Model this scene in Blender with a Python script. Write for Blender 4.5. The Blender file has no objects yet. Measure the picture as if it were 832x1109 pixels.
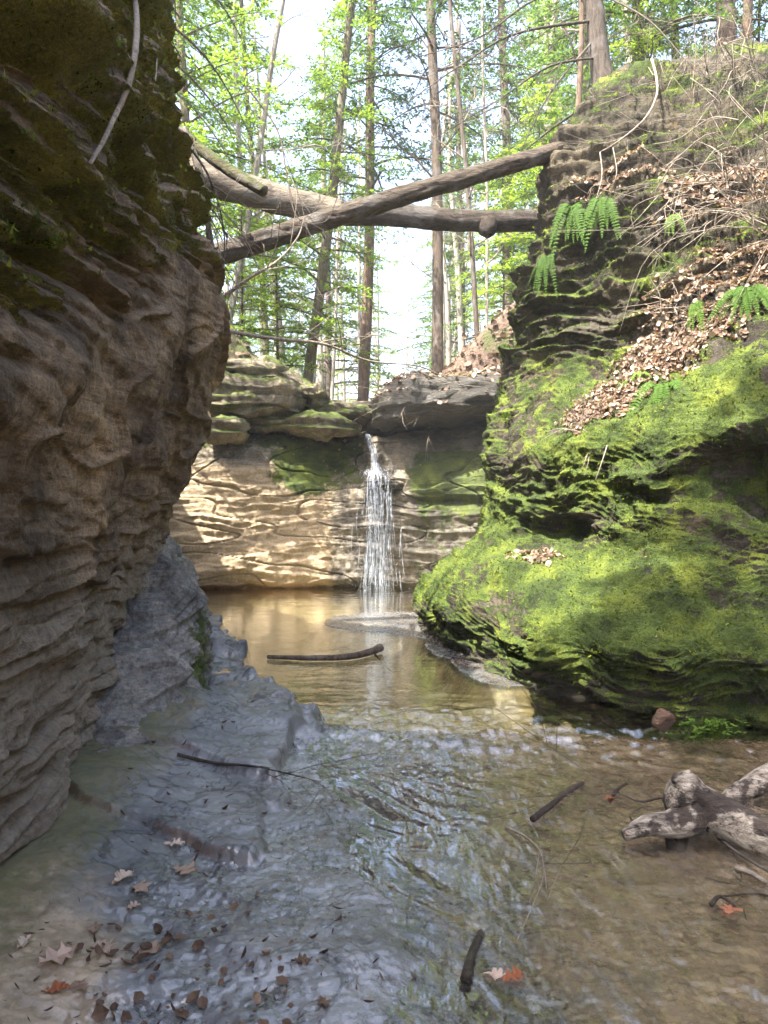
import bpy, math, random
import numpy as np
from mathutils import Vector

random.seed(7)
RS = np.random.RandomState(11)
scene = bpy.context.scene
COL = scene.collection
F = 801.0

def P(u, v, Y):
    return np.array([(u - 416.0) / F * Y, Y, 1.5 - (v - 554.5) / F * Y])

# ------------------------------------------------------------------ noise
def _hash(ix, iy, iz, s):
    h = (ix.astype(np.uint32) * np.uint32(374761393) + iy.astype(np.uint32) * np.uint32(668265263)
         + iz.astype(np.uint32) * np.uint32(2147483647) + np.uint32((s * 1274126177) & 0xffffffff))
    h = (h ^ (h >> np.uint32(13))) * np.uint32(1274126177)
    h = (h ^ (h >> np.uint32(15))) * np.uint32(2246822519)
    return h ^ (h >> np.uint32(16))

def noise(p, s=0):
    p = np.asarray(p, dtype=np.float64)
    i = np.floor(p).astype(np.int64)
    f = p - i
    w = f * f * f * (f * (f * 6 - 15) + 10)
    out = 0
    for dx in (0, 1):
        wx = w[..., 0] if dx else 1 - w[..., 0]
        for dy in (0, 1):
            wy = w[..., 1] if dy else 1 - w[..., 1]
            for dz in (0, 1):
                wz = w[..., 2] if dz else 1 - w[..., 2]
                h = _hash(i[..., 0] + dx, i[..., 1] + dy, i[..., 2] + dz, s)
                gx = (h & np.uint32(1023)) / 511.5 - 1
                gy = ((h >> np.uint32(10)) & np.uint32(1023)) / 511.5 - 1
                gz = ((h >> np.uint32(20)) & np.uint32(1023)) / 511.5 - 1
                out = out + wx * wy * wz * (gx * (f[..., 0] - dx) + gy * (f[..., 1] - dy) + gz * (f[..., 2] - dz))
    return out * 1.3

def fbm(p, o=4, s=0, g=0.5, l=2.03):
    a, t = 1.0, 0
    p = np.asarray(p, dtype=np.float64)
    for k in range(o):
        t = t + a * noise(p, s + k * 7)
        p = p * l + 3.17
        a *= g
    return t

def sstep(a, b, x):
    t = np.clip((x - a) / (b - a), 0, 1)
    return t * t * (3 - 2 * t)

def blob(p, c, r):
    """1 at the world point c, 0 beyond the radii r"""
    d = (p - np.asarray(c)) / np.asarray(r)
    return np.clip(1 - np.sqrt((d * d).sum(-1)), 0, 1)

# ------------------------------------------------------------------ tagging
def tag(o, label=None, cat=None, group=None, kind=None):
    if label: o['label'] = label
    if cat: o['category'] = cat
    if group: o['group'] = group
    if kind: o['kind'] = kind
    return o

def empty(name, loc=(0, 0, 0)):
    o = bpy.data.objects.new(name, None)
    o.location = [float(c) for c in loc]
    o.empty_display_size = 0.1
    COL.objects.link(o)
    return o

def mesh_from(name, verts, faces, mats, smooth=True, attrs=None, fmat=None):
    """faces: (n,4) or (n,3) array, or a list of such arrays"""
    me = bpy.data.meshes.new(name)
    if not isinstance(faces, list): faces = [faces]
    faces = [np.asarray(f, dtype=np.int32) for f in faces if len(f)]
    verts = np.asarray(verts, dtype=np.float32)
    nl = sum(f.size for f in faces)
    npoly = sum(len(f) for f in faces)
    me.vertices.add(len(verts)); me.vertices.foreach_set('co', verts.ravel())
    me.loops.add(nl); me.loops.foreach_set('vertex_index', np.concatenate([f.ravel() for f in faces]))
    me.polygons.add(npoly)
    tot = np.concatenate([np.full(len(f), f.shape[1], dtype=np.int32) for f in faces])
    st = np.concatenate([[0], np.cumsum(tot)[:-1]]).astype(np.int32)
    me.polygons.foreach_set('loop_start', st)
    for m in (mats if isinstance(mats, (list, tuple)) else [mats]): me.materials.append(m)
    if fmat is not None: me.polygons.foreach_set('material_index', np.asarray(fmat, dtype=np.int32))
    me.polygons.foreach_set('use_smooth', np.full(npoly, bool(smooth)))
    for k, a in (attrs or {}).items():
        at = me.attributes.new(k, 'FLOAT', 'POINT')
        at.data.foreach_set('value', np.asarray(a, dtype=np.float32).ravel())
    me.update(calc_edges=True)
    me.validate()
    return me

def link(name, me, parent=None):
    o = bpy.data.objects.new(name, me)
    COL.objects.link(o)
    if parent is not None: o.parent = parent
    return o

class MB:
    def __init__(s): s.v = []; s.f = []; s.m = []; s.a = []; s.n = 0
    def add(s, v, f, m=0, a=None):
        v = np.asarray(v, dtype=np.float64).reshape(-1, 3); f = np.asarray(f, dtype=np.int64)
        if not len(f): return
        s.v.append(v); s.f.append(f + s.n); s.m.append(np.full(len(f), m)); s.n += len(v)
        s.a.append(np.full(len(v), 0.5) if a is None else np.broadcast_to(np.asarray(a, dtype=float), (len(v),)))
    def tube(s, pts, rad, n=6, m=0, rough=0.0, seed=0, caps=True, a=None, rf=6.0):
        pts = np.asarray(pts, dtype=float); k = len(pts)
        rad = np.atleast_1d(np.asarray(rad, dtype=float)); rad = np.interp(np.linspace(0, 1, k), np.linspace(0, 1, len(rad)), rad) if len(rad) > 1 else np.full(k, rad[0])
        t = np.gradient(pts, axis=0); t /= np.linalg.norm(t, axis=1)[:, None] + 1e-9
        up = np.array([0, 0, 1.0]) if abs(t[0][2]) < 0.9 else np.array([1.0, 0, 0])
        nrm = np.cross(t[0], up); nrm /= np.linalg.norm(nrm) + 1e-9
        N = [nrm]
        for i in range(1, k):
            q = N[-1] - t[i] * np.dot(N[-1], t[i]); N.append(q / (np.linalg.norm(q) + 1e-9))
        N = np.array(N); B = np.cross(t, N)
        th = np.arange(n) / n * 2 * math.pi
        ring = N[:, None, :] * np.cos(th)[None, :, None] + B[:, None, :] * np.sin(th)[None, :, None]
        R = rad[:, None]
        if rough:
            cs = np.stack([np.cos(th)[None, :] * 2.6 + 0 * R, np.sin(th)[None, :] * 2.6 + 0 * R,
                           (np.linspace(0, 1, k) * np.linalg.norm(pts[-1] - pts[0]) * rf)[:, None] + 0 * th[None, :]], -1)
            R = R * (1 + rough * fbm(cs + seed * 3.7, 5, seed))
        V = pts[:, None, :] + ring * (R * np.ones((1, n)))[:, :, None]
        idx = np.arange(k * n).reshape(k, n)
        a_ = idx[:-1]; b_ = idx[1:]
        f = np.stack([a_, np.roll(a_, -1, 1), np.roll(b_, -1, 1), b_], -1).reshape(-1, 4)
        V = V.reshape(-1, 3)
        if caps:
            V = np.vstack([V, pts[0] - t[0] * rad[0] * .15, pts[-1] + t[-1] * rad[-1] * .3])
            c0, c1 = k * n, k * n + 1
            i0 = idx[0]; i1 = idx[-1]
            j0 = np.roll(i0, -1); j1 = np.roll(i1, -1)
            tri = np.vstack([np.stack([j0, i0, np.full(n, c0)], -1), np.stack([i1, j1, np.full(n, c1)], -1)])
            s.add(V, f, m, a); base = s.n - len(V)
            s.f.append(tri + base); s.m.append(np.full(len(tri), m))
            return
        s.add(V, f, m, a)
    def mesh(s, name, mats, smooth=True):
        q = [f for f in s.f if f.shape[1] == 4]; t = [f for f in s.f if f.shape[1] == 3]
        mq = [m for f, m in zip(s.f, s.m) if f.shape[1] == 4]; mt = [m for f, m in zip(s.f, s.m) if f.shape[1] == 3]
        fl = []; ml = []
        if q: fl.append(np.vstack(q)); ml.append(np.concatenate(mq))
        if t: fl.append(np.vstack(t)); ml.append(np.concatenate(mt))
        return mesh_from(name, np.vstack(s.v), fl, mats, smooth, {'tint': np.concatenate(s.a)}, np.concatenate(ml))
    def build(s, name, mats, parent=None, smooth=True):
        return link(name, s.mesh(name, mats, smooth), parent)

def curve(pts, n):
    """Catmull-Rom through pts"""
    pts = np.asarray(pts, dtype=float)
    return cr_basis(len(pts), np.linspace(0, len(pts) - 1, n)) @ pts

def cr_basis(k, t):
    B = np.zeros((len(t), k))
    i = np.clip(np.floor(t).astype(int), 0, k - 2); f = t - i
    w = [-.5 * f + f * f - .5 * f ** 3, 1 - 2.5 * f * f + 1.5 * f ** 3, .5 * f + 2 * f * f - 1.5 * f ** 3, -.5 * f * f + .5 * f ** 3]
    r = np.arange(len(t))
    for j in range(4):
        np.add.at(B, (r, np.clip(i - 1 + j, 0, k - 1)), w[j])
    return B

# ------------------------------------------------------------------ nodes
class NT:
    def __init__(s, name):
        s.mat = bpy.data.materials.new(name); s.mat.use_nodes = True
        s.t = s.mat.node_tree; s.t.nodes.clear()
        s.out = s.t.nodes.new('ShaderNodeOutputMaterial')
        s.tc = s.t.nodes.new('ShaderNodeTexCoord')
    def __call__(s, typ, ins=None, **kw):
        n = s.t.nodes.new('ShaderNode' + typ)
        for k, v in kw.items(): setattr(n, k, v)
        for k, v in (ins or {}).items(): s.set(n.inputs[k], v)
        return n
    def set(s, sock, v):
        if hasattr(v, 'is_output') or isinstance(v, bpy.types.NodeSocket): s.t.links.new(v, sock)
        elif isinstance(v, bpy.types.Node): s.t.links.new(v.outputs[0], sock)
        else:
            if isinstance(v, (tuple, list)) and len(v) == 3 and sock.type == 'RGBA': v = (*v, 1)
            sock.default_value = v
    def pos(s, scale=(1, 1, 1), rot=(0, 0, 0)):
        return s('Mapping', {'Vector': s.tc.outputs['Object'], 'Scale': scale, 'Rotation': rot}).outputs[0]
    def noise(s, scale, detail=4, rough=.55, vec=None, dist=0.0):
        return s('TexNoise', {'Scale': scale, 'Detail': detail, 'Roughness': rough, 'Distortion': dist,
                              'Vector': vec if vec is not None else s.tc.outputs['Object']}).outputs['Fac']
    def vor(s, scale, vec=None, feature='F1'):
        return s('TexVoronoi', {'Scale': scale, 'Vector': vec if vec is not None else s.tc.outputs['Object']}, feature=feature).outputs['Distance']
    def attr(s, name):
        return s('Attribute', attribute_name=name).outputs['Fac']
    def math(s, op, a, b=0.0, clamp=False):
        n = s('Math', {0: a, 1: b}, operation=op); n.use_clamp = clamp
        return n.outputs[0]
    def ramp(s, fac, stops):
        n = s('ValToRGB', {'Fac': fac}); cr = n.color_ramp
        while len(cr.elements) < len(stops): cr.elements.new(.5)
        for e, (p, c) in zip(cr.elements, stops):
            e.position = p
            e.color = (c, c, c, 1) if isinstance(c, (int, float)) else (*c, 1)
        return n.outputs[0]
    def mix(s, fac, a, b, mode='MIX'):
        n = s('Mix', data_type='RGBA', blend_type=mode)
        s.set(n.inputs[0], fac); s.set(n.inputs[6], a); s.set(n.inputs[7], b)
        return n.outputs[2]
    def range(s, v, a, b, c=0.0, d=1.0):
        return s('MapRange', {'Value': v, 'From Min': a, 'From Max': b, 'To Min': c, 'To Max': d}, interpolation_type='SMOOTHSTEP').outputs[0]
    def bump(s, h, strength, dist, normal=None):
        n = s('Bump', {'Height': h, 'Strength': strength, 'Distance': dist})
        if normal is not None: s.set(n.inputs['Normal'], normal)
        return n.outputs[0]
    def done(s, sh):
        s.t.links.new(sh if isinstance(sh, bpy.types.NodeSocket) else sh.outputs[0], s.out.inputs['Surface']); return s.mat

def rock_mat(name, tones, strata=(1, 1, 9), mossc=((.022, .033, .008), (.055, .075, .014), (.12, .145, .022)), tan=(.40, .29, .17),
             wetdark=.5, bump=.6, rough=.85):
    n = NT(name)
    big = n.noise(1.3, 5, .6)
    st = n.noise(2.2, 6, .62, n.pos(strata), .6)
    fine = n.noise(26, 6, .7)
    grit = n.noise(140, 3, .6)
    c = n.ramp(n.math('ADD', n.math('MULTIPLY', big, .55), n.math('MULTIPLY', st, .45)),
               [(.30, tones[0]), (.46, tones[1]), (.58, tones[2]), (.72, tones[3])])
    pit = n.noise(62, 5, .75)
    c = n.mix(.9, c, n.ramp(fine, [(.28, .36), (.48, .95), (.75, 1.5)]), 'MULTIPLY')
    c = n.mix(.8, c, n.ramp(pit, [(.30, .45), (.42, .95), (.7, 1.35)]), 'MULTIPLY')
    c = n.mix(.6, c, n.ramp(grit, [(.3, .55), (.7, 1.4)]), 'MULTIPLY')
    stn = n.noise(1.1, 5, .65, n.pos((1.6, 1.6, .55)), .8)
    c = n.mix(.9, c, n.ramp(stn, [(.36, (.42, .38, .36)), (.5, .95), (.64, (1.35, 1.25, 1.1))]), 'MULTIPLY')
    lich = n.range(n.noise(7, 5, .7), .60, .70)
    c = n.mix(n.math('MULTIPLY', lich, .35), c, tuple(min(1, x * 1.7) for x in tones[2]))
    ta = n.attr('tan')
    c = n.mix(n.math('MULTIPLY', n.range(n.math('ADD', ta, n.math('MULTIPLY', n.math('SUBTRACT', st, .5), .8)), .2, .7), 1.0), c,
              n.mix(1.0, tan, n.ramp(fine, [(.25, .5), (.5, .95), (.8, 1.3)]), 'MULTIPLY'))
    ru = n.attr('rust')
    c = n.mix(n.range(n.math('ADD', ru, n.math('MULTIPLY', n.math('SUBTRACT', fine, .5), .9)), .25, .75), c, (.19, .075, .024))
    wet = n.attr('wet')
    c = n.mix(wet, c, n.mix(1.0, c, (wetdark,) * 3, 'MULTIPLY'))
    # moss
    m1 = n.noise(5, 6, .65); m2 = n.noise(60, 4, .7); m3 = n.noise(230, 2, .6)
    ma = n.attr('moss')
    mf = n.range(n.math('ADD', ma, n.math('ADD', n.math('MULTIPLY', n.math('SUBTRACT', m1, .5), 1.7), n.math('MULTIPLY', n.math('SUBTRACT', m2, .5), .8))), .36, .62)
    mt = n.math('ADD', n.math('MULTIPLY', n.noise(3.1, 5, .6), .6), n.math('MULTIPLY', m2, .4))
    mc = n.ramp(mt, [(.37, mossc[0]), (.5, mossc[1]), (.64, mossc[2])])
    mc = n.mix(.8, mc, n.ramp(m3, [(.25, .45), (.75, 1.5)]), 'MULTIPLY')
    c = n.mix(mf, c, mc)
    h = n.math('ADD', n.math('MULTIPLY', fine, .6), n.math('MULTIPLY', st, .7))
    h = n.math('ADD', h, n.math('ADD', n.math('MULTIPLY', grit, .16), n.math('MULTIPLY', pit, .45)))
    h = n.math('ADD', h, n.math('MULTIPLY', mf, n.math('ADD', n.math('MULTIPLY', m2, .7), n.math('MULTIPLY', m3, .35))))
    b = n.bump(h, bump, .035)
    r = n.mix(wet, (rough,) * 3, n.ramp(fine, [(.3, .16), (.7, .5)]))
    r = n.mix(mf, r, (.9, .9, .9))
    return n.done(n('BsdfPrincipled', {'Base Color': c, 'Roughness': r, 'Normal': b,
                                       'Specular IOR Level': n.mix(wet, (.3,) * 3, (.6,) * 3)}))

def bark_mat(name, c0, c1, moss=0.0, scale=1.0, vert=True):
    n = NT(name)
    v = n.pos((9 * scale, 9 * scale, 1.6 * scale) if vert else (2 * scale, 7 * scale, 7 * scale))
    a = n.noise(2.2, 6, .7, v, .8); f = n.noise(70 * scale, 4, .7); l = n.noise(3.0, 5, .6)
    c = n.ramp(a, [(.32, c0), (.55, c1), (.75, tuple(min(1, x * 1.45) for x in c1))])
    c = n.mix(.7, c, n.ramp(f, [(.3, .55), (.7, 1.3)]), 'MULTIPLY')
    c = n.mix(n.math('MULTIPLY', n.range(l, .5, .66), .5), c, tuple(min(1, .5 * x + .11) for x in c1))
    if moss:
        up = n.math('ADD', n('SeparateXYZ', {0: n('NewGeometry').outputs['Normal']}).outputs[2], n.math('MULTIPLY', n.math('SUBTRACT', n.noise(9, 5, .7), .5), 2.2))
        c = n.mix(n.math('MULTIPLY', n.range(up, .2, .8), moss), c, n.ramp(f, [(.3, (.03, .045, .008)), (.7, (.09, .115, .02))]))
    b = n.bump(n.math('ADD', a, n.math('MULTIPLY', f, .3)), 1.0, .03 if vert else .07)
    return n.done(n('BsdfPrincipled', {'Base Color': c, 'Roughness': .85, 'Normal': b, 'Specular IOR Level': .25}))

def leaf_mat(name, stops, trans=.4, rough=.7, spec=.12):
    n = NT(name)
    t = n.attr('tint')
    c = n.ramp(t, stops)
    c = n.mix(.35, c, n.ramp(n.noise(40, 3, .6), [(.3, .6), (.7, 1.3)]), 'MULTIPLY')
    d = n('BsdfPrincipled', {'Base Color': c, 'Roughness': rough, 'Specular IOR Level': spec})
    tr = n('BsdfTranslucent', {'Color': n.mix(1.0, c, (1.5, 1.5, .9), 'MULTIPLY')})
    return n.done(n('MixShader', {0: trans, 1: d.outputs[0], 2: tr.outputs[0]}))

M = {}
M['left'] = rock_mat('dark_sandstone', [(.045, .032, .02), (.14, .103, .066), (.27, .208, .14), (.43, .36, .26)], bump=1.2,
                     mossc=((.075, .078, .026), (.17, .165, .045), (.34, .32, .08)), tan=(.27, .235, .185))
M['right'] = rock_mat('mossy_sandstone', [(.018, .016, .011), (.045, .038, .026), (.08, .068, .046), (.14, .12, .083)], bump=1.1,
                      mossc=((.016, .026, .005), (.06, .092, .013), (.185, .22, .026)))
M['back'] = rock_mat('tan_sandstone', [(.075, .066, .05), (.15, .13, .095), (.22, .19, .14), (.30, .25, .18)], bump=.7, tan=(.34, .265, .17))
M['bank'] = rock_mat('grey_shale', [(.06, .06, .058), (.14, .137, .13), (.23, .222, .205), (.33, .32, .30)], strata=(1.5, 1.5, 12), bump=.8)
M['trunk'] = bark_mat('grey_brown_bark', (.028, .021, .016), (.10, .074, .054))
M['trunk_dark'] = bark_mat('dark_grey_bark', (.016, .013, .010), (.062, .048, .037))
M['trunk_red'] = bark_mat('reddish_bark', (.045, .031, .022), (.15, .10, .066))
M['trunk_moss'] = bark_mat('mossy_bark', (.045, .038, .022), (.14, .12, .07), .35)
M['pale'] = bark_mat('pale_bark', (.12, .105, .085), (.3, .27, .225))
M['log'] = bark_mat('rough_log_bark', (.022, .017, .013), (.095, .073, .054), .1, 1.2, False)
M['log_pale'] = bark_mat('bleached_log_bark', (.05, .04, .03), (.17, .14, .105), .05, 1.1, False)
M['log_dark'] = bark_mat('damp_log_bark', (.018, .014, .011), (.07, .054, .042), .1, 1.2, False)
M['moss_log'] = bark_mat('moss_covered_wood', (.03, .028, .014), (.09, .08, .04), .95, 1.3, False)
M['twig'] = bark_mat('dead_twig_wood', (.11, .09, .068), (.27, .225, .175))
M['twig_dark'] = bark_mat('dark_twig_wood', (.035, .028, .022), (.09, .072, .055))
M['wetwood'] = bark_mat('soaked_wood', (.012, .009, .008), (.05, .038, .03))
M['hemlock'] = leaf_mat('hemlock_needles', [(0, (.022, .05, .018)), (.5, (.055, .105, .03)), (1, (.115, .18, .04))], .45)
M['spring'] = leaf_mat('spring_leaves', [(0, (.07, .13, .02)), (.5, (.13, .21, .028)), (1, (.22, .31, .05))], .5)
M['fern'] = leaf_mat('fern_leaflets', [(0, (.022, .05, .007)), (.5, (.05, .10, .012)), (1, (.11, .18, .022))], .2)
M['litter'] = leaf_mat('dead_leaves', [(0, (.05, .032, .023)), (.35, (.14, .092, .065)), (.65, (.28, .205, .155)), (.9, (.48, .39, .32)), (1, (.24, .085, .042))], .2, .6)
M['mossblade'] = leaf_mat('moss_fronds', [(0, (.018, .03, .006)), (.45, (.065, .098, .014)), (1, (.22, .25, .028))], .3, .8, .1)

# ------------------------------------------------------------------ terrain helpers
def grid_faces(nr, nc, flip=False):
    i = np.arange(nr * nc).reshape(nr, nc)
    f = np.stack([i[:-1, :-1], i[:-1, 1:], i[1:, 1:], i[1:, :-1]], -1).reshape(-1, 4)
    return f[:, ::-1] if flip else f

def grid_normals(G, flip=False):
    dr = np.gradient(G, axis=0); dc = np.gradient(G, axis=1)
    n = np.cross(dc, dr); n /= np.linalg.norm(n, axis=-1)[..., None] + 1e-12
    return -n if flip else n

def strata(p, thick, seed, dip=(0, 0), warp=.12):
    """layered offset in about -1..1: beds that stand proud, undercut and pinch out"""
    z = p[..., 2] + dip[0] * p[..., 0] + dip[1] * p[..., 1] + warp * fbm(p * .7, 3, seed)
    L = z / thick + 1.2 * noise(np.stack([p[..., 0] * .0, p[..., 1] * 0, z / thick * .37], -1) + 5.5, seed + 3)
    i = np.floor(L); f = L - i
    lat = p * np.array([.9, .9, 0]) / max(thick * 4, .3)
    def off(k):
        q = lat.copy(); q[..., 2] = k * 3.713 + .5
        return noise(q, seed + 5) * 1.2
    a = off(i); b = off(i + 1)
    r = a + (b - a) * sstep(.88, 1.0, f)
    lip = np.where(f < .88, (f / .88) ** 1.6, 1 - ((f - .88) / .12) ** 2)
    return r * .75 + (lip - .4) * .62

def loft(net, tr, tc, disp, flip):
    net = np.asarray(net, dtype=float)
    Br = cr_basis(net.shape[0], tr); Bc = cr_basis(net.shape[1], tc)
    G = np.einsum('ri,ijk,cj->rck', Br, net, Bc)
    N = grid_normals(G, flip)
    G = G + N * disp(G, N)[..., None]
    return G, grid_normals(G, flip)

def terrain(name, G, mat, attrs, flip, label, cat):
    for k in ('moss', 'tan', 'rust', 'wet'):
        attrs.setdefault(k, np.zeros(G.shape[:2]))
    me = mesh_from(name, G.reshape(-1, 3), grid_faces(G.shape[0], G.shape[1], flip), mat, True, attrs)
    return tag(link(name, me), label, cat, None, 'structure')

def ease(a, b, n): return np.linspace(a, b, n)

# ------------------------------------------------------------------ left cliff
LZ = [-.4, .05, .45, .9, 1.4, 2.0, 2.6, 3.0, 3.5, 4.3, 5.2, 6.0, 6.3]
MIDX = np.array([-1.42, -1.38, -1.42, -1.38, -1.26, -1.2, -1.14, -1.14, -1.32, -1.58, -1.85, -2.3, -4.2])
CORX = np.array([-2.02, -1.98, -1.92, -1.84, -1.64, -1.41, -1.29, -1.28, -1.37, -1.61, -1.85, -2.2, -4.2])
LY = [(-5, 0, 0.4), (-2, 0, .2), (.5, 0, .05), (1.8, .0, 0), (2.8, .12, 0), (3.8, .35, 0), (4.7, .7, 0), (5.3, 1, 0), (5.65, 1, -.12), (6.1, 1, -.5), (7.2, 1, -1.05), (9, 1, -2.0), (11.3, 1, -3.0), (14, 1, -4.2)]
net = []
for k, z in enumerate(LZ):
    row = []
    for (y, w, dx) in LY:
        x = MIDX[k] * (1 - w) + CORX[k] * w + dx
        zz = z
        if z > 3.2:
            hs = 1.35 if y < 2.2 else (1.12 if y < 5 else (1.0 if y < 7 else (.8 if y < 10 else .62)))  # unseen top raised near camera to shade stream, lowered beyond to pass sun
            zz = 3.2 + (z - 3.2) * hs
        row.append((x, y, zz))
    net.append(row)
def left_brow(G): return np.clip(2.12 + .36 * (G[..., 1] - 2.3), 1.9, 3.2)
def disp_left(G, N):
    z = G[..., 2]
    zb = left_brow(G); up = sstep(-.12, .2, z - zb + .25 * noise(G * 1.1, 3)); low = 1 - sstep(.9, 2.0, z + .2 * noise(G * 1.3, 9))
    d = .10 * fbm(G * 1.1, 4, 21) - .03
    d += up * (.26 * strata(G, .33, 31, (.0, .03), .2) + .10 * strata(G, .13, 37, (0, .03), .2) + .10 * fbm(G * np.array([3, 3, 6]), 5, 41) - .05 * np.abs(fbm(G * 4.5, 3, 43)))
    d += low * (.085 * strata(G, .22, 51, (0, -.10), .2) + .045 * strata(G, .09, 57, (0, -.10), .2) + .04 * fbm(G * np.array([4, 4, 9]), 4, 53))
    mid = (1 - up) * (1 - low)
    d += mid * (.06 * fbm(G * np.array([1.6, 1.6, 1.2]), 4, 61) + .03 * strata(G, .38, 67, (0, .15), .3) + .02 * np.abs(fbm(G * np.array([3, 4, 2.2]), 4, 63)) - .04 + .016 * strata(G, .13, 69, (0, .1), .3) - .045 * sstep(.05, .0, np.abs(noise(G * np.array([1.2, 1.2, 2.6]), 66))))
    d += .006 * fbm(G * 28, 3, 71)
    d += .02 * (.5 - np.abs(noise(G * np.array([3, 3, 4.5]), 77)))
    d -= .13 * np.exp(-((z - zb + .25) / .2) ** 2) * (.6 + noise(G * 1.5, 79))
    return d
tr = np.concatenate([np.linspace(0, 1, 30)[:-1], np.linspace(1, 10, 520)[:-1], np.linspace(10, 12, 50)])
tc = np.concatenate([np.linspace(0, 2.6, 60)[:-1], np.linspace(2.6, 8, 440)[:-1], np.linspace(8, 9.5, 90)[:-1], np.linspace(9.5, 13, 60)])
GL, NL = loft(net, tr, tc, disp_left, True)
z = GL[..., 2]; nz = NL[..., 2]
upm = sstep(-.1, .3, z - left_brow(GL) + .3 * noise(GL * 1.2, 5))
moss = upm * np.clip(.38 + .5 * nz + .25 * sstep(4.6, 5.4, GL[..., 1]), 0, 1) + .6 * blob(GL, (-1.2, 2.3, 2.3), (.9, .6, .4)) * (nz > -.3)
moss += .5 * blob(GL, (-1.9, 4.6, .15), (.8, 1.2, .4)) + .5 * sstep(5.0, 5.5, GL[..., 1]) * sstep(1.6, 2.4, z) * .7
tanv = .25 * upm * sstep(-.1, .35, nz) + (1 - sstep(.9, 1.7, z + .3 * noise(GL * 1.5, 8))) * .55 + .7 * blob(GL, (-1.15, 3.0, 2.15), (.3, .22, .18)) + .4 * blob(GL, (-1.2, 3.5, 2.5), (.4, .25, .2)) + .3 * upm * np.clip(nz + .2, 0, 1)  # tan on ledge tops and the two small patches stands for sunlight
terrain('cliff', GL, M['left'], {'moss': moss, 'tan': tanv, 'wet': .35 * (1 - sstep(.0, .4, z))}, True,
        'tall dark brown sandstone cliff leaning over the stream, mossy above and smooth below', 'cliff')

# ------------------------------------------------------------------ right cliff
R = [
 [(470, 712, 8.7), (520, 768, 6.2), (640, 802, 5.3), (760, 824, 4.85), (900, 850, 4.5), (1300, 940, 3.9)],
 [(466, 692, 8.5), (528, 738, 6.35), (640, 770, 5.42), (760, 788, 4.98), (900, 805, 4.68), (1300, 850, 4.0)],
 [(460, 674, 8.35), (536, 708, 6.25), (640, 736, 5.34), (760, 746, 4.92), (900, 755, 4.62), (1300, 790, 3.9)],
 [(457, 656, 8.3), (540, 676, 6.15), (640, 700, 5.25), (760, 708, 4.85), (900, 715, 4.55), (1300, 750, 3.8)],
 [(478, 618, 8.6), (560, 622, 6.6), (660, 642, 5.65), (770, 650, 5.2), (900, 650, 4.95), (1300, 660, 4.2)],
 [(512, 580, 9.0), (592, 588, 7.35), (685, 600, 5.98), (780, 600, 5.40), (900, 595, 5.10), (1300, 590, 4.4)],
 [(528, 520, 9.0), (600, 548, 7.25), (690, 540, 6.15), (790, 535, 5.55), (900, 530, 5.22), (1300, 510, 4.4)],
 [(533, 488, 8.9), (605, 488, 7.1), (690, 484, 6.1), (790, 475, 5.5), (900, 465, 5.2), (1300, 420, 4.4)],
 [(545, 430, 9.0), (622, 440, 7.5), (700, 430, 6.5), (790, 420, 5.8), (900, 400, 5.5), (1300, 320, 4.7)],
 [(563, 372, 8.9), (640, 385, 7.9), (712, 372, 7.2), (790, 345, 6.5), (900, 300, 6.1), (1300, 180, 5.2)],
 [(570, 310, 8.6), (645, 310, 7.8), (722, 300, 7.3), (800, 270, 6.9), (900, 230, 6.6), (1300, 80, 5.8)],
 [(590, 230, 8.6), (660, 220, 7.9), (730, 205, 7.6), (810, 178, 7.3), (900, 150, 7.1), (1300, 10, 6.3)],
 [(610, 155, 8.8), (672, 140, 8.3), (745, 125, 8.1), (820, 105, 7.9), (900, 92, 7.8), (1300, -40, 7.0)],
 [(638, 100, 9.3), (690, 74, 9.1), (752, 64, 9.2), (832, 58, 9.3), (920, 50, 9.3), (1300, -60, 8.6)],
]
net = []
for row in R:
    w = [P(*c) for c in row]
    a = w[0]
    w = [a + (4.5, 6.5, 0), a + (1.6, 3.6, 0), a + (.35, 1.2, 0)] + w + [w[-1] + (4, -3, 0), w[-1] + (6, -9, 0)]
    net.append(w)
net.append([c + np.array((.5, 2.0, .0)) for c in net[-1]])
net.append([c + np.array((1.0, 5.0, -1.0)) for c in net[-1]])
def disp_right(G, N):
    z = G[..., 2]
    lo = 1 - sstep(1.2, 2.6, z)
    d = .16 * fbm(G * .8, 4, 121) + .03 * fbm(G * 4, 4, 123)
    hi_ = sstep(2.9, 3.7, z)
    d += (.07 + .15 * hi_) * strata(G, .44, 131, (0.04, .0), .25) + (.040 + .070 * hi_) * strata(G, .16, 137, (.06, 0), .25) + .026 * strata(G, .065, 143, (.05, 0), .5) + .02 * fbm(G * np.array([5, 5, 9]), 4, 149) + .05 * fbm(G * np.array([2.2, 2.2, 5]), 4, 147)
    d += .012 * fbm(G * 16, 4, 151) + .006 * fbm(G * 45, 2, 153)
    # hollow under the near overhang
    d -= .9 * blob(G, P(855, 520, 5.3), (.75, .9, .42))
    d -= .35 * blob(G, P(603, 574, 7.1), (.35, .5, .16))
    d -= .30 * blob(G, P(815, 770, 5.0), (.45, .5, .16))
    return d
tr = np.concatenate([np.linspace(0, 13, 640)[:-1], np.linspace(13, 15, 50)])
tc = np.concatenate([np.linspace(0, 2.4, 80)[:-1], np.linspace(2.4, 7.3, 560)[:-1], np.linspace(7.3, 10, 50)])
GR, NR = loft(net, tr, tc, disp_right, False)
z = GR[..., 2]; nz = NR[..., 2]
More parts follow.
